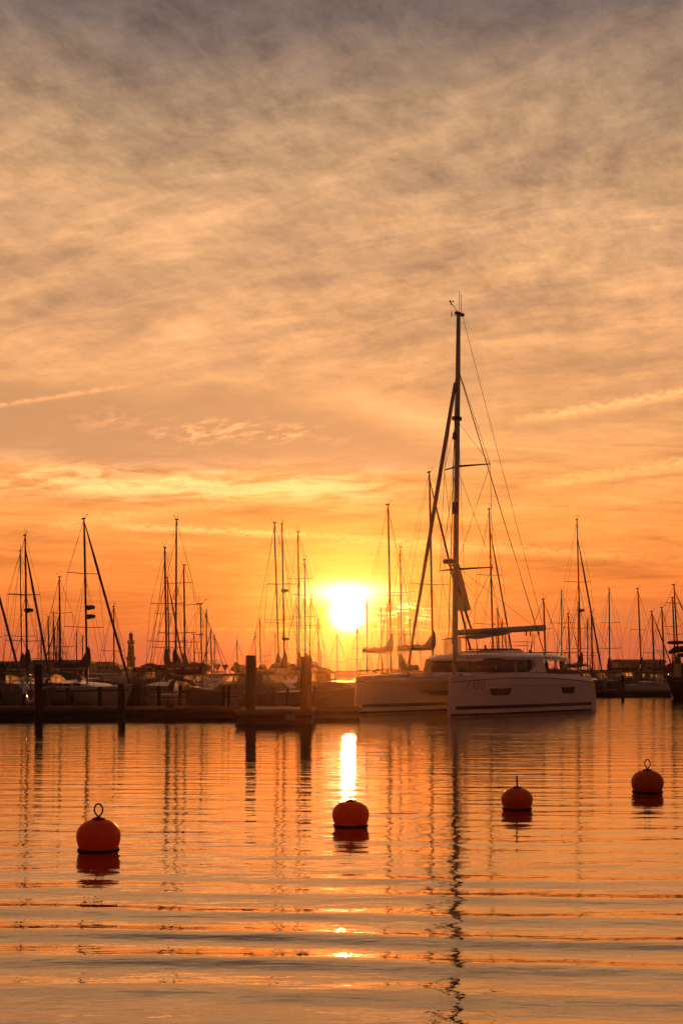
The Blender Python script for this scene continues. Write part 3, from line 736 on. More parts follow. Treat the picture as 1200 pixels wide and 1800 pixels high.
# ------------------------------------------------------------------ sailing boats
CREAM = mat('cream_gelcoat', (0.50, 0.48, 0.46), 0.32, var=0.08, vscale_=1.0, coat=0.2)
LODN = {0: 10, 1: 8, 2: 5}
def sailboat(px, top, base_px=None, Y=70.0, bow=1, phi=50, L=9.5, hull=None, lod=0, label='', fore=None, furled=True, radar=(), sp=None,
             pack=None, spray=False, name='sailing_yacht', mr=None, boomd=0.0, cover=None, bowpx=None):
    """px: mast foot column, top: (x, y) of the masthead in the photograph, Y: distance, bow: +1 bow to the right, phi: degrees the
    heading is turned off the picture plane towards the camera"""
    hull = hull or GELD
    Hm = zat(top[1], Y)
    foot = at(px, Y)
    if bowpx is not None:            # turn the hull until its bow stands where the photograph has it
        def miss(a):
            hd_ = math.radians(-a) if bow > 0 else math.radians(180 + a)
            q = foot + Vector((math.cos(hd_), math.sin(hd_), 0)) * (.43 * L)
            return abs(600 + F * q.x / q.y - bowpx)
        phi = min(range(12, 88), key=miss)
    heading = math.radians(-phi) if bow > 0 else math.radians(180 + phi)
    rake = (top[0] - px) / F * Y / (math.cos(heading)) / Hm       # metres of local x per metre of height
    rake = max(-.07, min(.07, rake))
    mx = .07 * L
    org = foot - Vector((math.cos(heading) * mx, math.sin(heading) * mx, 0))
    root = empty(name, org, heading, label, 'sailboat', 'sailing yachts in the marina')
    B = L * .155; fb = .074 * L + .12
    def hb(t): return B * (math.sin(math.pi * min(1, (t + .14) / 1.14 * .80 + .0)) ** .8 if t > 0 else 0) if t > 0 else .02
    # t: 0 bow, 1 stern
    def hbw(t):
        return max(.02, B * (1 - (1 - min(1, t / .55)) ** 2.0) * (1 - .28 * max(0, (t - .6) / .4) ** 1.5))
    def shr(t): return fb + .06 * L * .35 * ((1 - t) ** 2) + .01 * t
    X_ = lambda t: L * (.5 - t)
    ts = [0, .03, .08, .16, .27, .4, .55, .7, .85, 1.0] if lod < 2 else [0, .08, .3, .6, 1.0]
    rings = []
    for t in ts:
        w, z = hbw(t), shr(t); ov = .07 * L * (1 - t / .16) if t < .16 else 0; tr = -.04 * L if t == 1.0 else 0
        half = [(X_(t) - ov * .0, w, z), (X_(t) - ov * .35 , w * .97, z * .6), (X_(t) - ov * .8 + tr * .4 * 0, w * .86, z * .18), (X_(t) - ov + tr * 0, w * .6, -.15), (X_(t) - ov, w * .1, -.45 if .1 < t < .9 else -.2)]
        rings.append(half + [(p[0], -p[1], p[2]) for p in reversed(half)])
    h = MB().loft(rings).build('hull', hull, root, True)
    stm = GREY if hull is not NAVY else GELD
    def strip(z0, z1, nm):
        for sg in (1, -1):
            a = []
            for i in range(13):
                t = .02 + .96 * i / 12; w = hbw(t) * 1.0 + .012; z = shr(t); ov = .07 * L * (1 - t / .16) if t < .16 else 0
                for q in (z0, z1):
                    a.append((X_(t) - ov * .35 * (1 - q) * 2.5, sg * (w * (1 - .03 * (1 - q) / .4)), z * q))
            MB().add(a, [(2 * i, 2 * i + 1, 2 * i + 3, 2 * i + 2) for i in range(12)]).build(nm, stm, h)
    if lod == 0: strip(.80, .87, 'sheer_stripe')
    # deck and coachroof
    dk = []
    for t in ts: w, z = hbw(t), shr(t); dk.append([(X_(t), -w, z), (X_(t), -w * .5, z + .05), (X_(t), w * .5, z + .05), (X_(t), w, z), (X_(t), w, z + .03), (X_(t), 0, z + .09), (X_(t), -w, z + .03)])
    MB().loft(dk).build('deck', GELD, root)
    c0, c1 = .27, .66; cr = []
    for t, hh in ((c0, .02), (c0 + .06, .20), (c0 + .2, .28), (c1 - .02, .33), (c1, .10)):
        w = hbw(t) * .62; z = shr(t) + .04
        cr.append([(X_(t), -w, z - .05), (X_(t), -w * .92, z + hh * .8), (X_(t), -w * .5, z + hh), (X_(t), w * .5, z + hh), (X_(t), w * .92, z + hh * .8), (X_(t), w, z - .05)])
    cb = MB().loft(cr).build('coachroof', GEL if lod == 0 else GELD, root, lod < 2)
    if lod == 0:
        for sg in (1, -1):
            for t in (.40, .49, .57):
                w = hbw(t) * .62 * .965 + .02
                MB().box((X_(t), sg * w, shr(t) + .20), (L * .06, .05, .13)).build('window', GLASS, cb)
    # mast
    dz = shr(.43) + .3
    mm = lambda z: mx + rake * (z - 0)
    r0 = mr or (.075 if lod == 0 else .07 if lod == 1 else .075)
    mast = MB().tube([(mm(z), 0, z) for z in (dz - .35, dz + (Hm - dz) * .5, dz + (Hm - dz) * .85, Hm)], [r0, r0, r0 * .9, r0 * .62], LODN[lod], flat=.75).build('mast', DALU if lod else DALU, root, True)
    hd = MB(); hd.box((mm(Hm) - .05, 0, Hm + .02), (.34, .07, .07)); hd.tube([(mm(Hm) + .05, 0, Hm), (mm(Hm) + .32, 0, Hm + .22)], .012, 4); hd.box((mm(Hm) + .34, 0, Hm + .22), (.18, .02, .03))
    hd.tube([(mm(Hm) - .12, .03, Hm), (mm(Hm) - .12, .03, Hm + .45)], .009, 4); hd.build('masthead_vane', BLACK, mast)
    spz = [zat(q, Y) for q in sp] if sp else ([Hm * .5] if lod == 2 else [Hm * .42, Hm * .70])
    spl = []
    for z in spz:
        ln = B * (.62 if z > Hm * .6 else .78); spl.append((z, ln))
        for sg in (1, -1):
            MB().tube([(mm(z), 0, z), (mm(z) - .22, sg * ln, z + .05)], .020, 5).build('spreader', WIRE, mast)
    rg = MB(); wr = .0085 if lod == 0 else .0095 if lod == 1 else .013
    ht = Hm * .985
    for sg in (1, -1):
        pts = [(mm(ht), sg * .03, ht)] + [(mm(z) - .22, sg * ln, z + .05) for z, ln in sorted(spl, reverse=True)] + [(mx - .35, sg * hbw(.47) * .95, shr(.47))]
        rg.tube(pts, wr, 4)
        if lod < 2: rg.tube([(mm(spl[0][0]), 0, spl[0][0]), (mx + .35, sg * hbw(.42) * .9, shr(.42))], wr, 4)
        rg.tube([(mm(spl[0][0]), 0, spl[0][0]), (mx - .6, sg * hbw(.5) * .9, shr(.5))], wr, 4)
    rg.tube([(mm(Hm), 0, Hm), (X_(.99), 0, shr(1) + .1)], wr, 4)
    rg.tube([(mm(Hm * .96) + .1, 0, Hm * .96), (mx + .14, 0, dz)], wr * .9, 4)
    rg.build('rigging', WIRE, mast)
    # forestay
    fz = Hm * .97 if fore is None else zat(fore, Y)
    a, b_ = Vector((mm(fz) + .06, 0, fz)), Vector((X_(.03), 0, shr(0) + .12))
    fr = (.065 if lod == 0 else .055) if furled else .014
    pts = [a.lerp(b_, i / 8) for i in range(9)]
    MB().tube(pts, [fr * (.35 if i == 0 else .7 if i == 1 else 1.0 if i < 8 else .6) for i in range(9)] if furled else fr, LODN[lod]).build('furled_jib' if furled else 'forestay', SAILG if furled else WIRE, root, True)
    # boom with sail cover
    bz = dz + .75 if pack is None else pack; bl = L * .36
    boom = MB().tube([(mm(bz) - .1, 0, bz), (mm(bz) - bl, 0, bz + boomd)], .06, 8).build('boom', ALU if lod == 0 else DALU, root, True)
    if lod < 2:
        cv = []
        peak = .85 if cover != 'low' else .25
        for i in range(10):
            f = i / 9; x = mm(bz) + .12 - (bl - .1) * f; hh = .20 + peak * max(0, 1 - f * 4.2) ** 1.3 + .06 * math.sin(f * 19 + Y); w = .11 + .05 * (1 - f)
            zz = bz + boomd * f
            cv.append([(x, w * math.cos(q), zz + (.05 + hh * .5) + (hh * .5 + .06) * math.sin(q)) for q in [2 * math.pi * k / 8 for k in range(8)]])
        MB().loft(cv).build('sail_cover', SAILC if cover != 'light' else SAILG, boom, True)
    for q in radar:
        z = zat(q[0] if isinstance(q, tuple) else q, Y); sgx = 1
        rr = MB().lathe([(.03, -.10), (.22, -.09), (.26, -.02), (.26, .05), (.18, .11), (.03, .12)], (mm(z) + .42, 0, z), 14)
        rr.box((mm(z) + .2, 0, z - .11), (.4, .08, .05)); rr.build('radar_dome', SAILG, mast, True)
    if lod < 2:
        pu = MB(); zb = shr(0) + .03
        pu.tube([(X_(.10), hbw(.1), shr(.1)), (X_(.09), hbw(.1), shr(.1) + .6), (X_(.0) + .05, .0, zb + .62), (X_(.09), -hbw(.1), shr(.1) + .6), (X_(.10), -hbw(.1), shr(.1))], .016, 5)
        pu.tube([(X_(.0), 0, zb), (X_(.0) + .05, 0, zb + .62)], .014, 5)
        pu.build('pulpit', STEEL, root); pu = MB()
        pu.tube([(X_(.88), hbw(.9), shr(.9)), (X_(.9), hbw(.9), shr(.9) + .6), (X_(1), hbw(1) * .9, shr(1) + .6), (X_(1), -hbw(1) * .9, shr(1) + .6), (X_(.9), -hbw(.9), shr(.9) + .6), (X_(.9), -hbw(.9), shr(.9))], .016, 5)
        pu.build('stern_rail', STEEL, root)
        if lod == 0:
            ll = MB()
            for sg in (1, -1):
                P = [(X_(t), sg * hbw(t) * .96, shr(t) + .58) for t in (.09, .22, .36, .5, .64, .78, .9)]
                ll.tube(P, .006, 4)
                for p in P[1:-1]: ll.tube([(p[0], p[1], p[2] - .56), p], .011, 4)
            ll.build('lifeline', STEEL, root)
            for t in (.35, .7): MB().tube([(X_(t), hbw(t) + .09, shr(t) - .15), (X_(t), hbw(t) + .1, shr(t) - .35), (X_(t), hbw(t) + .1, .25), (X_(t), hbw(t) + .09, .15)], [.03, .10, .10, .03], 8).build('fender', NAVY, root, True)
            for t in (.35, .7): MB().tube([(X_(t), -hbw(t) - .09, shr(t) - .15), (X_(t), -hbw(t) - .1, shr(t) - .35), (X_(t), -hbw(t) - .1, .25), (X_(t), -hbw(t) - .09, .15)], [.03, .10, .10, .03], 8).build('fender', NAVY, root, True)
    if spray:
        sx = X_(.64); w = hbw(.64) * .66; z = shr(.64) + .38
        hoops = ((.75, .26, .9), (.35, .58, 1.0), (-.25, .66, 1.05), (-.62, .62, 1.05))
        def arcs(q0, q1, n, off=0.0):
            return [[(sx + dx, (w * s_ + off) * math.cos(q), z - .15 + (hh + off) * math.sin(q)) for q in [q0 + (q1 - q0) * k / n for k in range(n + 1)]] for dx, hh, s_ in hoops]
        MB().loft(arcs(.95, math.pi - .95, 6), closed=False, caps=False).build("sprayhood", SAILC, root, True)
        MB().loft(arcs(.0, .95, 3)[1:3], closed=False, caps=False).build('hood_window', CLEAR, root)
        MB().loft(arcs(math.pi - .95, math.pi, 3)[1:3], closed=False, caps=False).build('hood_window', CLEAR, root)
        MB().loft(arcs(.0, .95, 3)[2:], closed=False, caps=False).build('hood_side', SAILC, root)
        MB().loft(arcs(math.pi - .95, math.pi, 3)[2:], closed=False, caps=False).build('hood_side', SAILC, root)
        MB().loft([[(p[0] - .01, p[1], p[2] + .0) for p in r_] for r_ in arcs(.25, math.pi - .25, 6)[:2]], closed=False, caps=False).build('hood_windscreen', CLEAR, root)
    return root

near = [
 # foreground row, their hulls in view
 dict(px=-20, top=(-28, 950), Y=66, bow=1, bowpx=46, L=8.6, label='white yacht cut off by the left edge of the photo', spray=True, sp=(1045, 1120), cover='light'),
 dict(px=49, top=(42, 940), Y=69, bow=1, bowpx=94, L=9.2, label='yacht behind the leftmost tall pile, thick rolled headsail and small radar', fore=966, radar=(1073,), sp=(1045, 1127), cover='light'),
 dict(px=155, top=(146, 911), Y=66, bow=1, bowpx=234, L=9.8, hull=CREAM, label='white yacht with two radar domes on its mast, between the two slim tall piles', fore=918, radar=(1068, 1084), sp=(1008, 1103), spray=True, cover='light'),
 dict(px=295, top=(285, 965), Y=70, bow=-1, bowpx=258, L=9.6, label='yacht with a mast sleeve dark at its foot, first to the right of the lighthouse', fore=985, furled=False, sp=(1062, 1128), spray=True, mr=.085, cover='light'),
 dict(px=309, top=(310, 913), Y=76, bow=-1, phi=70, L=10.5, label='yacht with the tallest mast between the lighthouse and the fat piles', fore=945, furled=False, sp=(1025, 1113), cover='dark'),
 dict(px=357, top=(352, 1062), Y=64, bow=1, phi=30, L=5.6, hull=CREAM, label='low white yacht with a lit sprayhood left of the fat timber pile', furled=False, spray=True, lod=0, cover='low', mr=.04),
 dict(px=501, top=(488, 919), Y=80, bow=1, bowpx=533, L=10.0, label='yacht between the two fat piles, its mast carrying two small domes', fore=942, radar=(1038, 1123), sp=(1026, 1095), furled=False),
 dict(px=492, top=(483, 921), Y=86, bow=-1, phi=60, L=10.0, label='yacht between the fat piles, bare mast just left of the domed one', furled=False, sp=(1028, 1090), lod=1),
 dict(px=527, top=(524, 936), Y=82, bow=-1, phi=68, L=9.6, label='yacht whose mast rises behind the left side of the right fat pile', fore=945, sp=(1018, 1085), furled=False),
 dict(px=537, top=(535, 984), Y=84, bow=1, phi=66, L=8.8, label='yacht whose shorter mast rises from behind the right fat pile', sp=(1046, 1100), furled=False, lod=1),
 dict(px=688, top=(682, 886), Y=78, bow=1, phi=60, L=9.6, label='yacht just right of the sun, tall mast with whip aerial and dark boom cover', furled=False, sp=(1046,), pack=3.0, cover='dark'),
 dict(px=706, top=(703, 963), Y=86, bow=-1, phi=66, L=9.6, label='yacht with a short mast right of the sun, thin forestay leaning left', furled=False, lod=1),
 dict(px=762, top=(755, 828), Y=74, bow=1, bowpx=846, L=11.2, label='second tallest yacht, dark gathered sail, half hidden behind the catamaran', fore=845, sp=(1027,), pack=3.1, cover='dark'),
 dict(px=868, top=(854, 892), Y=82, bow=1, bowpx=912, L=9.6, label='yacht whose raked mast stands just right of the catamaran mast', fore=930, sp=(1010, 1097), lod=1),
 dict(px=1021, top=(1004, 911), Y=96, bow=1, bowpx=1063, L=11.0, label='yacht behind the catamaran stern, tall raked mast, radar and covered sail', fore=945, sp=(1022, 1104), radar=(1073,), pack=2.1, cover='dark'),
 dict(px=1071, top=(1069, 1036), Y=104, bow=-1, phi=60, L=8.4, label='yacht whose mast stands left of the long white shed', sp=(1095, 1140), furled=False),
 dict(px=1128, top=(1118, 1034), Y=108, bow=1, phi=66, L=8.4, label='yacht with raked mast in front of the long white shed', sp=(1107,), furled=False, lod=1, cover='dark'),
 dict(px=1194, top=(1185, 1027), Y=100, bow=1, phi=56, L=8.8, label='rightmost tall yacht, mast at the right edge above the dark boat', sp=(1060, 1115), fore=1040),
]
for d in near: sailboat(**d)
mid_ = [  # px foot, top x, top y, distance, bow, furled, what singles it out
 (40, 31, 967, 84, 1, 0, 'yacht with slim mast just left of the leftmost tall pile'),
 (108, 106, 1015, 90, -1, 0, 'yacht with the tallest mast over the pale hotel on the left'),
 (73, 72, 1100, 118, 1, 0, 'small yacht with short mast right of the leftmost tall pile'),
 (95, 91, 1076, 112, 1, 1, 'yacht with short mast in the cluster over the hotel, left side'),
 (88, 86, 1085, 124, -1, 0, 'yacht whose short mast nearly touches its taller left neighbour in the cluster'),
 (99, 101, 1088, 128, -1, 1, 'yacht in the middle of the mast cluster over the hotel'),
 (104, 104, 1083, 132, 1, 0, 'yacht on the right of the mast cluster over the hotel'),
 (135, 135, 1110, 140, 1, 0, 'small yacht with short mast before the hotel roof end'),
 (146, 146, 1118, 146, -1, 0, 'small yacht with a short mast hugging the tall twin-dome mast'),
 (201, 200, 1066, 96, 1, 0, 'yacht with lone mid height mast left of the lighthouse'),
 (299, 293, 1015, 84, 1, 1, 'yacht with thick rolled sail crossing the tallest mast near the lighthouse'),
 (326, 324, 994, 86, -1, 0, 'yacht with vertical mast over the curved roof pavilion'),
 (342, 341, 1115, 130, 1, 0, 'small yacht with short mast beyond the curved roof pavilion'),
 (363, 363, 1074, 98, 1, 0, 'yacht whose mast stands at the right tip of the curved roof'),
 (373, 371, 1108, 124, -1, 1, 'small yacht with short mast right of the curved roof tip'),
 (377, 377, 1118, 132, 1, 0, 'smallest mast of the three right of the curved roof'),
 (418, 417, 1126, 140, -1, 0, 'small yacht with mast over the round dark tree'),
 (450, 449, 1114, 136, -1, 0, 'small yacht with short mast just right of the left fat pile'),
 (459, 455, 1088, 112, 1, 0, 'yacht with short raked mast midway between the fat piles'),
 (484, 484, 1114, 130, 1, 0, 'small yacht with short mast under the pair of tall masts'),
 (524, 521, 1063, 104, -1, 0, 'yacht with mid height mast just left of the right fat pile'),
 (543, 546, 1054, 100, -1, 0, 'yacht with thin mast just right of the right fat pile'),
 (560, 559, 1090, 110, 1, 0, 'yacht with short mast left below the sun'),
 (592, 592, 1115, 130, -1, 0, 'small yacht with a faint mast under the left limb of the sun'),
 (628, 627, 1103, 120, -1, 0, 'yacht with faint mast under the right limb of the sun'),
 (645, 645, 1060, 98, 1, 0, 'yacht with straight thin mast close right of the sun'),
 (672, 669, 1068, 108, 1, 0, 'yacht with thin mast left of the tall aerial mast'),
 (681, 680, 1062, 116, -1, 1, 'yacht with crossing stays beside the tall aerial mast'),
 (701, 700, 1077, 120, 1, 0, 'small yacht with mast among the crossing stays right of the sun'),
 (722, 720, 1085, 124, -1, 0, 'small yacht with mast left of the catamaran rolled genoa'),
 (712, 710, 1106, 140, 1, 0, 'smallest distant yacht left of the catamaran'),
 (878, 875, 1070, 112, 1, 0, 'yacht with thin mast over the catamaran seat rail'),
 (884, 881, 1090, 124, -1, 0, 'small yacht with mast over the catamaran roof middle'),
 (960, 956, 1053, 92, 1, 0, 'yacht with mast seen over the catamaran roof end'),
 (986, 986, 1040, 92, -1, 0, 'yacht with vertical mast just right of the catamaran roof'),
 (1002, 996, 1078, 110, 1, 0, 'yacht with short raked mast right of the catamaran roof'),
 (1016, 1015, 1060, 100, -1, 0, 'yacht with thin upright mast beside the tall raked one behind the stern'),
 (1032, 1032, 1090, 122, -1, 0, 'small yacht with short mast right of the tall raked mast'),
 (1041, 1039, 1076, 108, 1, 0, 'yacht with short mast crossed by the thick rolled sail'),
 (1151, 1146, 1075, 104, 1, 1, 'yacht with mast over the right half of the long shed'),
 (1168, 1162, 1068, 100, 1, 0, 'yacht with mast over the right end of the long shed'),
 (1188, 1183, 1050, 90, 1, 0, 'yacht with mast second from the right edge'),
]
for i, (px, tx_, ty, Y, b_, fu, lb) in enumerate(mid_):
    r_ = random.Random(i * 7 + 3)
    Y = min(122, 74 + (Y - 74) * .8)
    if px > 1014: Y = max(Y, 98)
    sailboat(px, (tx_, ty), Y=Y, bow=b_, phi=r_.uniform(60, 78), L=r_.uniform(6.5, 8.5) if ty > 1060 else 8.8, furled=bool(fu), label=lb, lod=2 if ty > 1058 else 1,
             hull=r_.choice([GELD, GELD, GEL, NAVY]), cover=r_.choice(['dark', 'light', 'low']))
# far boats share the simple build
# ------------------------------------------------------------------ pontoons and piles
def pontoon(name, x0, x1, y0, y1, z, label, end=None):
    root = empty(name, ((x0 + x1) / 2, (y0 + y1) / 2, 0), 0, label, 'pontoon'); o = root.location
    n = max(1, int((x1 - x0) / 12)); w = (x1 - x0) / n
    for i in range(n):
        a = x0 + i * w + .04; b_ = a + w - .08
        sk = end if (end and i == n - 1) else 0.0
        MB().prism([(a - o.x, y0 - o.y), (b_ - o.x - sk * 0, y0 - o.y), (b_ - sk - o.x, y1 - o.y), (a - o.x, y1 - o.y)], 'z', -.35, z - .10).build('float', CONC, root)
    MB().prism([(x0 - .03 - o.x, y0 - .04 - o.y), (x1 + .03 - o.x, y0 - .04 - o.y), (x1 + .03 - (end or 0) - o.x, y1 + .04 - o.y), (x0 - .03 - o.x, y1 + .04 - o.y)], 'z', z - .09, z).build('deck', PLANK, root)
    f = MB(); f.box(((x0 + x1) / 2 - o.x, y0 - .075 - o.y, z - .17), (x1 - x0, .06, .12)); f.build('fender_board', WOOD, root)
    f = MB(); f.box(((x0 + x1) / 2 - o.x, y0 - .045 - o.y, .02), (x1 - x0, .05, .12)); f.build('weed_line', CONCD, root)
    f = MB(); 
    f.box(((x0 + x1) / 2 - o.x, y0 + .05 - o.y, z + .035), (x1 - x0 - .1, .09, .05)); f.build('edge_rail', PLANK, root)
    k = int((x1 - x0) / 4)
    for i in range(k):
        x = x0 + (i + .5) * (x1 - x0) / k - o.x; MB().box((x, y0 + .22 - o.y, z + .09), (.32, .06, .05)).box((x, y0 + .22 - o.y, z + .04), (.1, .05, .08)).build('cleat', RUST, root)
    return root
YP = dist(1266)
pontoon('floating_pontoon', at(-260, YP).x, at(632, YP).x, YP, YP + 2.6, .44, 'long dark floating pontoon across the left half of the water')
Y2 = dist(1277)
pontoon('floating_pontoon', at(412, Y2).x + .02, at(549, Y2).x, Y2, YP - .12, .50, 'nearer pontoon holding the two fat piles, under the sun')
Y3 = dist(1225)
pontoon('floating_pontoon', at(1000, Y3).x, at(1178, Y3).x, Y3, Y3 + 9.0, .42, 'short pontoon right of the catamaran stern', end=2.2)
pontoon('floating_pontoon', at(180, 74).x, at(560, 74).x, 76, 78.0, .55, 'berth walkway behind the pontoon, under the yachts') if False else None
# notice board on the near pontoon
nb = empty('dock_board', at(510, Y2 - .12, .30), 0, 'small pale board fixed on the pontoon side between the fat piles', 'board')
MB().box((0, 0, 0), (.34, .03, .20)).build('plate', GELD, nb); MB().box((0, .012, .0), (.38, .02, .24)).build('frame', WOOD, nb)
def pile(px, Y, top, wpx, label, cap=True, name='timber_pile', grp='tall piles in front of the pontoon', z0=-2.0, sq=False):
    r = wpx / 2 / F * Y; zt = zat(top, Y)
    root = empty(name, at(px, Y), 0, label, 'pile', grp); rr = random.Random(int(px * 7))
    n = 18; pts = []
    rings = []; lx_, ly_ = rr.uniform(-.01, .01), rr.uniform(-.01, .01)
    wob = [1 + rr.uniform(-.035, .035) for _ in range(n)]
    for i in range(12):
        f = i / 11; z = .22 + (zt - .22) * f
        rings.append([(lx_ * z + r * wob[k] * (1.02 - .05 * f) * math.cos(2 * math.pi * k / n), ly_ * z + r * wob[k] * (1.02 - .05 * f) * math.sin(2 * math.pi * k / n), z) for k in range(n)])
    MB().loft(rings).build('shaft', WOOD, root, True)
    low = [[(r * wob[k] * 1.03 * math.cos(2 * math.pi * k / n), r * wob[k] * 1.03 * math.sin(2 * math.pi * k / n), z) for k in range(n)] for z in (z0, -.5, .12, .219)]
    MB().loft(low).build('wet_foot', WOODW, root, True)
    if cap: MB().lathe([(r * 1.0, zt + .002), (r * 1.05, zt + .02), (r * 1.03, zt + .05), (.02, zt + .09)], n=18).build('cap', DALU, root, True)
    return root
pile(68, dist(1268.5), 1170, 14.5, 'black tall slim pile near the left edge of the photo')
pile(214, dist(1270), 1205, 13, 'short slim pile in front of the pontoon, left of centre')
pile(440.5, dist(1276.5), 1152, 18.5, 'left of the two fat square-topped piles on the near pontoon', cap=False)
pile(537, dist(1276), 1154, 20, 'right of the two fat piles, standing closer to the sun', cap=False)
for px, tp, w, lb in [(2, 1213, 7, 'at the left edge behind the pontoon'), (43, 1219, 5, 'left of the black tall pile'), (79, 1212, 7, 'touching the black tall pile on its right'),
        (120, 1209, 7, 'before the twin-dome yacht stern'), (176, 1207, 8, 'before the twin-dome yacht bow'), (243, 1206, 7, 'right of the short slim pile'), (280, 1206, 8, 'before the sleeve-mast yacht'),
        (317, 1205, 6.5, 'left of the pontoon lantern'), (392, 1204, 7, 'left of the left fat pile'), (402, 1206, 5, 'beside the left fat pile, thinner of two'), (482, 1208, 6, 'midway between the fat piles'), (506, 1210, 5, 'just left of the right fat pile'), (551, 1206, 5, 'just right of the right fat pile')]:
    pile(px, 52.0 + (px % 3) * .3, tp, w, 'low mooring post ' + lb, cap=False, name='mooring_post', grp='low mooring posts behind the pontoon')
for px, tp, w, wl, lb in [(1094, 1186, 5.5, 1229, 'in front of the short right pontoon, tallest there'), (1124, 1186, 4.5, 1213, 'behind the short pontoon, middle'), (1136, 1187, 4.5, 1212, 'behind the short pontoon, second of the close pair'),
        (1083, 1186, 3.5, 1213, 'behind the short pontoon, leftmost'), (1160, 1160, 4.5, 1213, 'tall, between shed and dark boat'), (1052, 1186, 3.5, 1213, 'just right of the catamaran stern')]:
    pile(px, dist(wl), tp, w, 'dark mooring post ' + lb, cap=False, name='mooring_post', grp='mooring posts on the right')
# lantern on a post
ln = empty('dock_lantern', at(330.5, 52.5, 0), 0, 'small dock lantern on a thin post, lit by the sun behind', 'lantern')
MB().tube([(0, 0, -.5), (0, 0, zat(1212, 52.5))], .05, 10).build('post', WOOD, ln, True)
MB().lathe([(.035, 0), (.05, .02), (.05, .10), (.03, .12)], (0, 0, zat(1212, 52.5)), 10).build('lens', ROSE, ln, True)
MB().lathe([(.08, 0), (.07, .03), (.01, .09)], (0, 0, zat(1212, 52.5) + .122), 10).build('hood', BLACK, ln, True)

# ------------------------------------------------------------------ motor boats
def motorboat(px, Y, rz, L, label, hullm=GELD, arch=True, glass=CLEAR, grp='motor boats in the marina', sc=1.0):
    root = empty('motor_boat', at(px, Y), rz, label, 'motor boat', grp)
    B = L * .17; X_ = lambda t: L * (.5 - t)
    hbw = lambda t: max(.02, B * (1 - (1 - min(1, t / .45)) ** 2.4)); shr = lambda t: .11 * L + .07 * L * (1 - t) ** 2
    rings = []
    for t in (0, .05, .15, .3, .5, .75, 1.0):
        w, z = hbw(t), shr(t); ov = .09 * L * max(0, 1 - t / .15)
        half = [(X_(t), w, z), (X_(t) - ov * .5, w * .88, z * .45), (X_(t) - ov, w * .75, 0), (X_(t) - ov, w * .15, -.3)]
        rings.append(half + [(a, -b_, c) for a, b_, c in reversed(half)])
    h = MB().loft(rings).build('hull', hullm, root, True)
    MB().loft([[(X_(t), -hbw(t) * .97, shr(t)), (X_(t), 0, shr(t) + .08), (X_(t), hbw(t) * .97, shr(t)), (X_(t), 0, shr(t) - .05)] for t in (.01, .2, .5, .99)]).build('deck', GELD, root)
    w = B * .74; z = shr(.4) - .02
    cab = MB().loft([[(X_(.22), -w * .6, z), (X_(.22), w * .6, z), (X_(.74), w, z), (X_(.74), -w, z)], [(X_(.32), -w * .7, z + .42), (X_(.32), w * .7, z + .42), (X_(.74), w, z + .45), (X_(.74), -w, z + .45)]]).build('cabin', GELD, root)
    top = z + .88
    MB().box((X_(.55), 0, top + .03), (L * .36, w * 2.05, .07)).build('wheelhouse_roof', GELD, root)
    for sg in (1, -1):
        for xx, dx in ((.42, .10), (.55, 0), (.66, 0), (.72, 0)):
            MB().tube([(X_(xx) , sg * w * .93, z + .44), (X_(xx) - dx * L * .3, sg * w * .93, top)], .035, 6).build('window_pillar', GELD, root)
        MB().box((X_(.665), sg * w * .93, (z + .44 + top) / 2), (L * .13, .04, top - z - .44)).build('cabin_side', GELD, root)
        MB().add([(X_(.45), sg * w * .92, z + .50), (X_(.59), sg * w * .92, z + .50), (X_(.59), sg * w * .92, top - .06), (X_(.48), sg * w * .92, top - .06)], [(0, 1, 2, 3)]).build('side_window', glass, root)
    MB().add([(X_(.36), -w * .6, z + .48), (X_(.36), w * .6, z + .48), (X_(.44), w * .6, top - .05), (X_(.44), -w * .6, top - .05)], [(0, 1, 2, 3)]).build('windscreen', glass, root)
    if arch:
        a = MB(); a.tube([(X_(.70), -w, top), (X_(.72), -w * .8, top + .5), (X_(.72), w * .8, top + .5), (X_(.70), w, top)], .04, 6); a.tube([(X_(.6), 0, top), (X_(.6), 0, top + 1.1)], .03, 6)
        a.build('radar_arch', DALU, root); MB().lathe([(.05, 0), (.22, .02), (.22, .12), (.05, .16)], (X_(.72), 0, top + .53), 12).build('radar_dome', SAILG, root, True)
    r_ = MB(); P = [(X_(t), sg * hbw(t) * .95, shr(t) + .5) for sg, seq in ((1, (.5, .3, .12)), (-1, (.12, .3, .5))) for t in seq]; r_.tube(P, .014, 5)
    for p in P: r_.tube([(p[0], p[1], p[2] - .5), p], .012, 5)
    r_.build('bow_rail', STEEL, root)
    return root
motorboat(583, 62, math.radians(-35), 6.6, 'motor boat with bright sunlit cabin windows right of the right fat pile')
motorboat(240, 72, math.radians(-118), 7.2, 'white motor boat with dark wheelhouse right of the short slim pile', arch=False)
motorboat(412, 64, math.radians(-150), 5.6, 'small motor boat with narrow lit window left of the left fat pile', arch=False)
motorboat(470, 66, math.radians(-20), 6.0, 'motor boat with lit windows between the fat piles', arch=False)
motorboat(10, 60, math.radians(-25), 6.0, 'white motor boat with rounded lit screen at the left edge', arch=False)
motorboat(1100, 104, math.radians(-30), 6.5, 'pale motor boat before the left end of the long shed', arch=True)
motorboat(1146, 102, math.radians(-40), 6.0, 'pale motor boat with orange lit screen before the shed right half', arch=False)
motorboat(1046, 99, math.radians(-60), 6.4, 'white motor boat with dark canvas top behind the catamaran stern', arch=True)
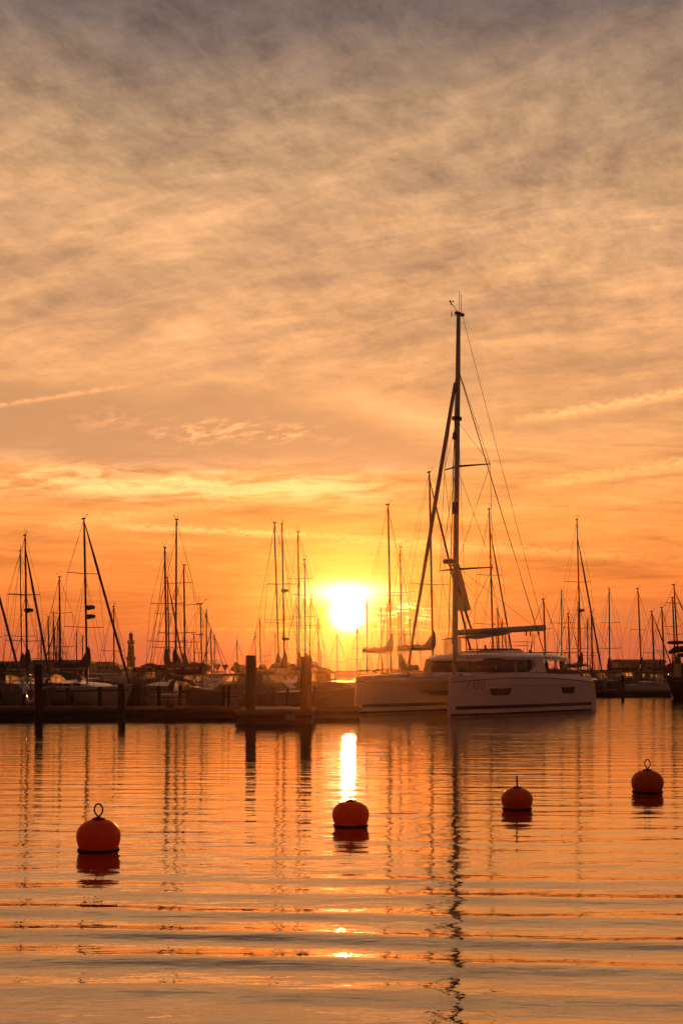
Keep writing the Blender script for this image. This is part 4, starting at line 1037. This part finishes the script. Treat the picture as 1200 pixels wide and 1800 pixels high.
# inflatable dinghy behind the tall left pile
dg = empty('inflatable_dinghy', at(50, 63.5, .85), math.radians(-8), 'grey inflatable dinghy slung behind the black tall pile', 'dinghy')
MB().tube([(-1.1, .55, .1), (.6, .55, .1), (1.2, .2, .2), (1.2, -.2, .2), (.6, -.55, .1), (-1.1, -.55, .1)], .2, 12).build('tube', SAILG, dg, True)
MB().box((-.2, 0, .05), (2.0, .9, .06)).build('floor', GREY, dg); MB().box((-1.0, 0, .18), (.08, .8, .4)).build('transom', GREY, dg)
dv = empty('lifebuoy', at(54, 52.9, 0.86), 0, 'pale horseshoe lifebuoy hanging at the pontoon left of the tall pile', 'lifebuoy')
MB().tube([(.30 * math.sin(a) * .8, 0, .36 * math.cos(a)) for a in [0.5 + i * (2 * math.pi - 1.0) / 18 for i in range(19)]], .085, 10).build('ring', GEL, dv, True)
MB().tube([(0, .05, -1.0), (0, .05, .5)], .03, 8).build('post', WOOD, dv, True)

# dark work boat at the right edge
def workboat():
    Y = 82.0; root = empty('dark_trawler', at(1248, Y), math.radians(182), 'dark hulled boat with canopy and round floats cut by the right edge', 'boat')
    L = 9.0; X_ = lambda t: L * (.5 - t); rings = []
    # bow to the left (local +x)
    hbw = lambda t: max(.03, 1.5 * (1 - (1 - min(1, t / .4)) ** 2)); shr = lambda t: 1.35 + .55 * (1 - t) ** 3 - .2 * math.sin(t * 3.14)
    L2 = 3.0
    for t in (0, .04, .1, .2, .35, .55, .8, 1.0):
        w, z = hbw(t), shr(t) ; ov = .8 * max(0, 1 - t / .2)
        half = [(X_(t) - 1.4, w, z * .82), (X_(t) - 1.4 - ov * .4, w * .9, z * .5), (X_(t) - 1.4 - ov, w * .75, 0), (X_(t) - 1.4 - ov, w * .1, -.4)]
        rings.append(half + [(a, -b_, c) for a, b_, c in reversed(half)])
    BLK = mat('tarred_hull', (0.02, 0.016, 0.016), .5, var=.3)
    MB().loft(rings).build('hull', BLK, root, True)
    MB().box((.2, 0, 1.18), (4.6, 2.3, .08)).build('deck', TEAK, root)
    wh = MB().box((1.3, 0, 1.75), (1.8, 1.7, 1.1)).build('wheelhouse', BLK, root)
    MB().box((1.3, .86, 1.95), (1.3, .03, .4)).build('window', GLASS, wh)
    MB().box((1.3, -.86, 1.95), (1.3, .03, .4)).build('window', GLASS, wh)
    cp = MB().tube([(2.75, 0, 3.0), (2.35, 0, 3.22), (.9, 0, 3.30), (-1.6, 0, 3.32)], [.10, .22, .24, .2], 10).build('furled_awning', SAILC, root, True)
    MB().tube([(2.6, .25, 1.2), (2.55, .2, 3.0)], .05, 8).build('awning_post', DALU, root, True); MB().tube([(-1.5, .25, 1.2), (-1.4, .2, 3.2)], .05, 8).build('awning_post', DALU, root, True)
    MB().lathe([(.05, -.12), (.5, -.10), (.62, 0), (.5, .10), (.05, .12)], (2.3, .1, 3.68), 18).build('raft_canister', SAILC, root, True)
    MB().lathe([(.05, -.14), (.5, -.12), (.6, 0), (.5, .12), (.05, .14)], (1.75, .3, 2.85), 18).build('raft_canister', SAILC, root, True)
    for x in (-.6, .7): MB().tube([(x, 0, 2.2), (x, 0, 5.2)], .06, 8).build('mast', DALU, root, True)
    MB().box((-.3, .9, 1.55), (.9, .3, .7)).build('locker', GELD, root)
workboat()

# ------------------------------------------------------------------ shore
GROUND = mat('shore_ground', (0.05, 0.045, 0.035), .95, var=.4, vscale_=.15)
QUAY = mat('quay_wall', (0.09, 0.08, 0.07), .9, var=.4, vscale_=.8, bump=.4)
YS = 128.0
g = MB().prism([(-325, YS + .6), (325, YS + .6), (325, 258), (-325, 258)], 'z', -1.5, .9); tag(g.build('shore', GROUND), kind='structure')
g = MB().box((0, YS + .29, -.1), (650, .6, 2.1)); tag(g.build('quay', QUAY), kind='structure')
hl = []
rr = random.Random(4)
xs = [-320 + i * 4 for i in range(161)]
prof = [(-322, .9)] + [(x, .9 + .8 + .4 * math.sin(x * .05) + .25 * math.sin(x * .17 + 1) + rr.uniform(-.2, .35)) for x in xs] + [(322, .9)]
g = MB()
g.prism(prof, 'y', 236, 250); FARW = mat('far_woods', (0.045, 0.05, 0.03), 1.0, var=.4, vscale_=.3, bump=1.0); tag(g.build('distant_woods', FARW), kind='stuff', label=None)
PLAS = mat('pale_render', (0.40, 0.37, 0.34), .9, var=.12, vscale_=.5)
PLAS2 = mat('ochre_render', (0.38, 0.32, 0.25), .9, var=.12, vscale_=.5)
ROOF = mat('dark_roof_tiles', (0.09, 0.06, 0.05), .9, var=.25, vscale_=2)
WIN = mat('dark_window', (0.03, 0.03, 0.035), .15, var=.2)
FRAMEM = mat('white_frame', (0.6, 0.6, 0.58), .6)
def house(px0, px1, ytop, ybase_, Y, label, name='house', wallm=None, roof='flat', cols=6, rows=3, rh=.0, dep=8.0, win=True, cat='building', grp=None):
    Y = Y * .70; dep = dep * .75; rh = rh * .72
    x0, x1 = at(px0, Y).x, at(px1, Y).x; zt = zat(ytop, Y); zb = .9; W = x1 - x0
    root = empty(name, ((x0 + x1) / 2, Y, zb), 0, label, cat, grp); wallm = wallm or PLAS; Ht = zt - zb - rh
    MB().box((0, dep / 2, Ht / 2), (W, dep, Ht)).build('wall', wallm, root)
    if roof == 'flat': MB().box((0, dep / 2, Ht + .12), (W + .4, dep + .4, .24)).build('roof', ROOF, root)
    elif roof == 'gable':
        MB().prism([(-W / 2 - .3, Ht), (W / 2 + .3, Ht), (0, Ht + rh)], 'y', -.2, dep + .2).build('roof', ROOF, root)
    else:
        MB().loft([[(-W / 2 - .3, -.3, Ht), (W / 2 + .3, -.3, Ht), (W / 2 + .3, dep + .3, Ht), (-W / 2 - .3, dep + .3, Ht)],
                   [(-W / 2 + rh * .8, dep * .35, Ht + rh), (W / 2 - rh * .8, dep * .35, Ht + rh), (W / 2 - rh * .8, dep * .65, Ht + rh), (-W / 2 + rh * .8, dep * .65, Ht + rh)]]).build('roof', ROOF, root)
    if win:
        for i in range(cols):
            for j in range(rows):
                x = -W / 2 + (i + .5) * W / cols; z = (j + .55) * Ht / rows
                f = MB().box((x, -.03, z), (W / cols * .46, .06, Ht / rows * .56)).build('window', FRAMEM, root)
                MB().box((x, -.065, z), (W / cols * .36, .02, Ht / rows * .46)).build('pane', WIN, f)
    return root
house(-20, 40, 1162, 1190, 250, 'dark low house at the left edge behind the trees', 'house', PLAS2, 'hip', 5, 2, 1.0)
house(48, 118, 1163, 1190, 240, 'long pale hotel behind the black tall pile', 'hotel', PLAS, 'flat', 8, 3)
house(113, 153, 1159.5, 1190, 232, 'taller pale hotel wing with flat roof, left of the twin-dome mast', 'hotel', PLAS, 'hip', 5, 3, .7)
house(156, 200, 1163, 1190, 244, 'pale house block with low roof right of the twin-dome mast', 'house', PLAS, 'hip', 6, 3, .9)
house(200, 212, 1168, 1190, 246, 'small house with pale gable just left of the lighthouse', 'house', PLAS, 'gable', 2, 2, 1.4)
house(212, 226, 1171, 1190, 238, 'low house under the left side of the lighthouse', 'house', PLAS2, 'hip', 2, 2, 1.0)
house(268, 296, 1172, 1190, 225, 'pale gabled pavilion right of the lighthouse among dark trees', 'house', PLAS, 'gable', 3, 1, 1.5)
def shed(px0, px1, ytop, Y, label, dep, wallm, grp=None):
    x0, x1 = at(px0, Y).x, at(px1, Y).x; W = x1 - x0; zt = zat(ytop, Y) - .9
    root = empty('boat_shed', ((x0 + x1) / 2, Y, .9), 0, label, 'shed', grp)
    MB().box((0, dep / 2, zt * .42), (W, dep, zt * .84)).build('wall', wallm, root)
    MB().prism([(-.3, zt * .84), (dep + .3, zt * .84), (dep * .7, zt), (dep * .3, zt)], 'x', -W / 2 - .3, W / 2 + .3).build('roof', ROOF, root)
    return root, W, zt
sh_, W_, zt_ = shed(1090, 1168, 1159, 175, 'long white shed with low roof on the right quay', 6, PLAS)
for fx in (.36, .62, .76): MB().box((-W_ / 2 + W_ * fx, -.03, zt_ * .30), (W_ * .07, .05, zt_ * .60)).build('door', WIN if fx != .76 else PLAS2, sh_)
for i in range(18): pass
rd_, W2, z2 = shed(150, 300, 1184, 150, 'long low boathouse roof behind the yachts on the left', 8, PLAS2)
rd_, W2, z2 = shed(365, 470, 1184, 156, 'low boathouse with pale roof left of and behind the fat pile', 8, PLAS2)
# lighthouse
def lighthouse():
    Y = 205.0; k = Y / F; z0 = .9
    root = empty('lighthouse', at(230.5, Y, z0), 0, 'round pale brick lighthouse with two galleries on the left skyline', 'lighthouse')
    zz = lambda py: zat(py, Y) - z0
    BR = mat('lighthouse_brick', (0.13, 0.12, 0.11), .9, var=.2, vscale_=1.5)
    MB().lathe([(7.6 * k, 0), (7.0 * k, zz(1160))], n=24).build('base', BR, root, True)
    MB().lathe([(8.0 * k, zz(1160)), (8.6 * k, zz(1159)), (8.6 * k, zz(1158.0)), (6.6 * k, zz(1157.9))], n=24).build('gallery', DALU, root, True)
    MB().lathe([(6.4 * k, zz(1159)), (5.0 * k, zz(1133))], n=24).build('tower', BR, root, True)
    MB().lathe([(5.0 * k, zz(1132.5)), (6.4 * k, zz(1130.5)), (6.4 * k, zz(1129.3)), (4 * k, zz(1129.2))], n=24).build('gallery', DALU, root, True)
    MB().lathe([(4.2 * k, zz(1129.3)), (4.0 * k, zz(1124))], n=24).build('watch_room', BR, root, True)
    MB().lathe([(3.4 * k, zz(1124)), (3.4 * k, zz(1117.5))], n=12).build('lantern', GLASS, root)
    MB().lathe([(4.0 * k, zz(1117.6)), (3.6 * k, zz(1115)), (2.2 * k, zz(1113)), (.5 * k, zz(1112)), (.3 * k, zz(1109.5))], n=20).build('dome', ROOF, root, True)
    rl = MB()
    for zb, r_ in ((zz(1158), 8.4 * k), (zz(1129.3), 6.2 * k)):
        pts = [(r_ * math.cos(2 * math.pi * i / 24), r_ * math.sin(2 * math.pi * i / 24), zb + .30) for i in range(25)]; rl.tube(pts, .02, 4)
        for p in pts[:-1]: rl.tube([(p[0], p[1], zb), p], .025, 4)
    rl.build('railing', DALU, root)
    for py in (1140, 1148, 1154, 1166): MB().box((.1, -(5.5 + (py - 1133) * .04) * k, zz(py)), (.25, .4, .4)).build('window', WIN, root)
lighthouse()
# curved roof pavilion (hyperbolic shell)
def pavilion():
    Y = 170.0; k = Y / F; root = empty('pavilion', at(318, Y, .9), 0, 'pavilion with upswept curved shell roof right of the lighthouse', 'pavilion')
    zz = lambda py: zat(py, Y) - .9
    n = 12; vs = []; fs = []
    for th_ in (0, -.16):
        for i in range(n + 1):
            for j in range(n + 1):
                u, v = i / n * 2 - 1, j / n * 2 - 1
                vs.append((u * 42 * k, 4 + v * 4.5, zz(1178) + (u * u * 11.5 * k if u > 0 else u * u * 9 * k) - v * v * .9 * .6 + th_ + .4 * 0))
    m = (n + 1) ** 2
    for i in range(n):
        for j in range(n):
            a = i * (n + 1) + j; fs.append((a, a + 1, a + n + 2, a + n + 1)); fs.append((m + a, m + a + n + 1, m + a + n + 2, m + a + 1))
    ed = [i * (n + 1) for i in range(n + 1)] + [n * (n + 1) + j for j in range(1, n + 1)] + [i * (n + 1) + n for i in range(n - 1, -1, -1)] + [j for j in range(n - 1, 0, -1)]
    for a, b_ in zip(ed, ed[1:] + ed[:1]): fs.append((a, b_, b_ + m, a + m))
    MB().add(vs, fs).build('shell_roof', ROOF, root, True)
    MB().box((0, 4, zz(1182) / 2), (50 * k, 6, zz(1182))).build('wall', WIN, root)
    for x in (-20, -10, 0, 10, 20): MB().box((x * k, .96, zz(1182) / 2), (.2, .12, zz(1182))).build('pillar', FRAMEM, root)
pavilion()
# street lamps with round heads on the promenade
for px, tp, lb in ((382, 1169, 'left of the two dock lamps right of the curved roof'), (396, 1169.5, 'right of the two dock lamps, fuller head')):
    Y = 140.0; zt = zat(tp, Y) - .9
    o = empty('quay_lamp', at(px, Y, .9), 0, lb, 'lamp', 'lamps on the quay')
    MB().tube([(0, 0, 0), (0, 0, zt)], .06, 8).build('post', DALU, o, True)
    MB().lathe([(.06, zt - .55), (.24, zt - .30), (.38, zt - .02), (.38, zt + .06), (.1, zt + .1)], n=14).build('lamp_head', BLACK, o, True)
# ------------------------------------------------------------------ trees
LEAF = mat('leaves', (0.055, 0.065, 0.03), .9, var=.45, vscale_=1.2, trans=.2)
BARK = mat('bark', (0.06, 0.045, 0.035), .95, var=.3)
def tree(px, Y, top, wpx, seed, label, sq=1.0):
    Y = 130 + (Y - 170) * .55 if Y > 184 else 140.0 + (Y - 176) * .5
    r_ = random.Random(seed); ht = zat(top, Y) - .9; w = wpx / 2 / F * Y
    root = empty('tree', at(px, Y, .9), r_.uniform(0, 6), label, 'tree', 'trees along the shore')
    tr = MB().tube([(0, 0, 0), (.1, 0, ht * .35), (0, .1, ht * .7)], [.26, .18, .07], 7)
    for i in range(5):
        a = r_.uniform(0, 6.3); tr.tube([(0, 0, ht * r_.uniform(.25, .5)), (w * .5 * math.cos(a), w * .5 * math.sin(a), ht * r_.uniform(.6, .8))], [.1, .04], 5)
    tr.build('trunk', BARK, root, True)
    lf = MB(); clumps = []
    for i in range(16):
        a = r_.uniform(0, 6.3); q = r_.random() ** .5; z = r_.uniform(.22, .90)
        lim = math.sqrt(max(.05, 1 - ((z - .5) / .5) ** 2))
        clumps.append((Vector((w * .80 * q * lim * math.cos(a), w * .80 * q * lim * math.sin(a), ht * z)), r_.uniform(.28, .48) * min(w, ht * .6)))
    clumps.append((Vector((0, 0, ht * .78)), .35 * w))
    for c, cr in clumps:
        for j in range(130):
            d = Vector((r_.gauss(0, 1), r_.gauss(0, 1), r_.gauss(0, .8))); d.normalize(); p = c + d * cr * r_.uniform(.45, 1.08)
            if p.z > ht: p.z = ht - r_.random() * .2
            s_ = r_.uniform(.10, .24); a1 = Vector((r_.gauss(0, 1), r_.gauss(0, 1), r_.gauss(0, 1))).normalized(); a2 = a1.orthogonal().normalized()
            lf.add([p - a1 * s_, p + a2 * s_ * .6, p + a1 * s_, p - a2 * s_ * .6], [(0, 1, 2, 3)])
    lf.build('crown', LEAF, root)
for a in [(6, 215, 1166, 30, 1, 'dark tree at the left edge of the skyline'), (22, 205, 1165, 22, 2, 'tree with rounded top left of the hotel'), (38, 210, 1168, 18, 3, 'small tree touching the left end of the hotel'),
          (122, 190, 1174, 26, 4, 'low tree in front of the taller hotel wing'), (150, 190, 1166, 16, 5, 'tree at the right end of the taller hotel wing'),
          (244, 210, 1174, 24, 6, 'low tree right at the foot of the lighthouse'), (262, 215, 1167, 34, 7, 'broad round tree right of the lighthouse'), (284, 220, 1169, 30, 8, 'dark tree behind the gabled pavilion'),
          (303, 215, 1165, 30, 9, 'tallest dark tree left of the curved roof'), (319, 222, 1167, 24, 19, 'dark tree behind the curved roof'), (417, 180, 1165, 20, 10, 'round dark tree left of the left fat pile'), (428, 176, 1171, 16, 11, 'small tree close to the left fat pile'),
          (460, 190, 1168, 26, 12, 'broad low tree right of the left fat pile'), (478, 200, 1172, 18, 13, 'small low tree between the fat piles'), (500, 180, 1165, 26, 14, 'tall dark tree under the pair of tall masts'), (514, 186, 1168, 18, 15, 'tree just left of the right fat pile'),
          (570, 240, 1175, 26, 16, 'low tree on the skyline right of the right fat pile'), (1176, 200, 1164, 18, 17, 'tree at the right end of the long shed'), (1192, 200, 1162, 18, 18, 'tree behind the dark boat at the right edge')]:
    tree(*a)
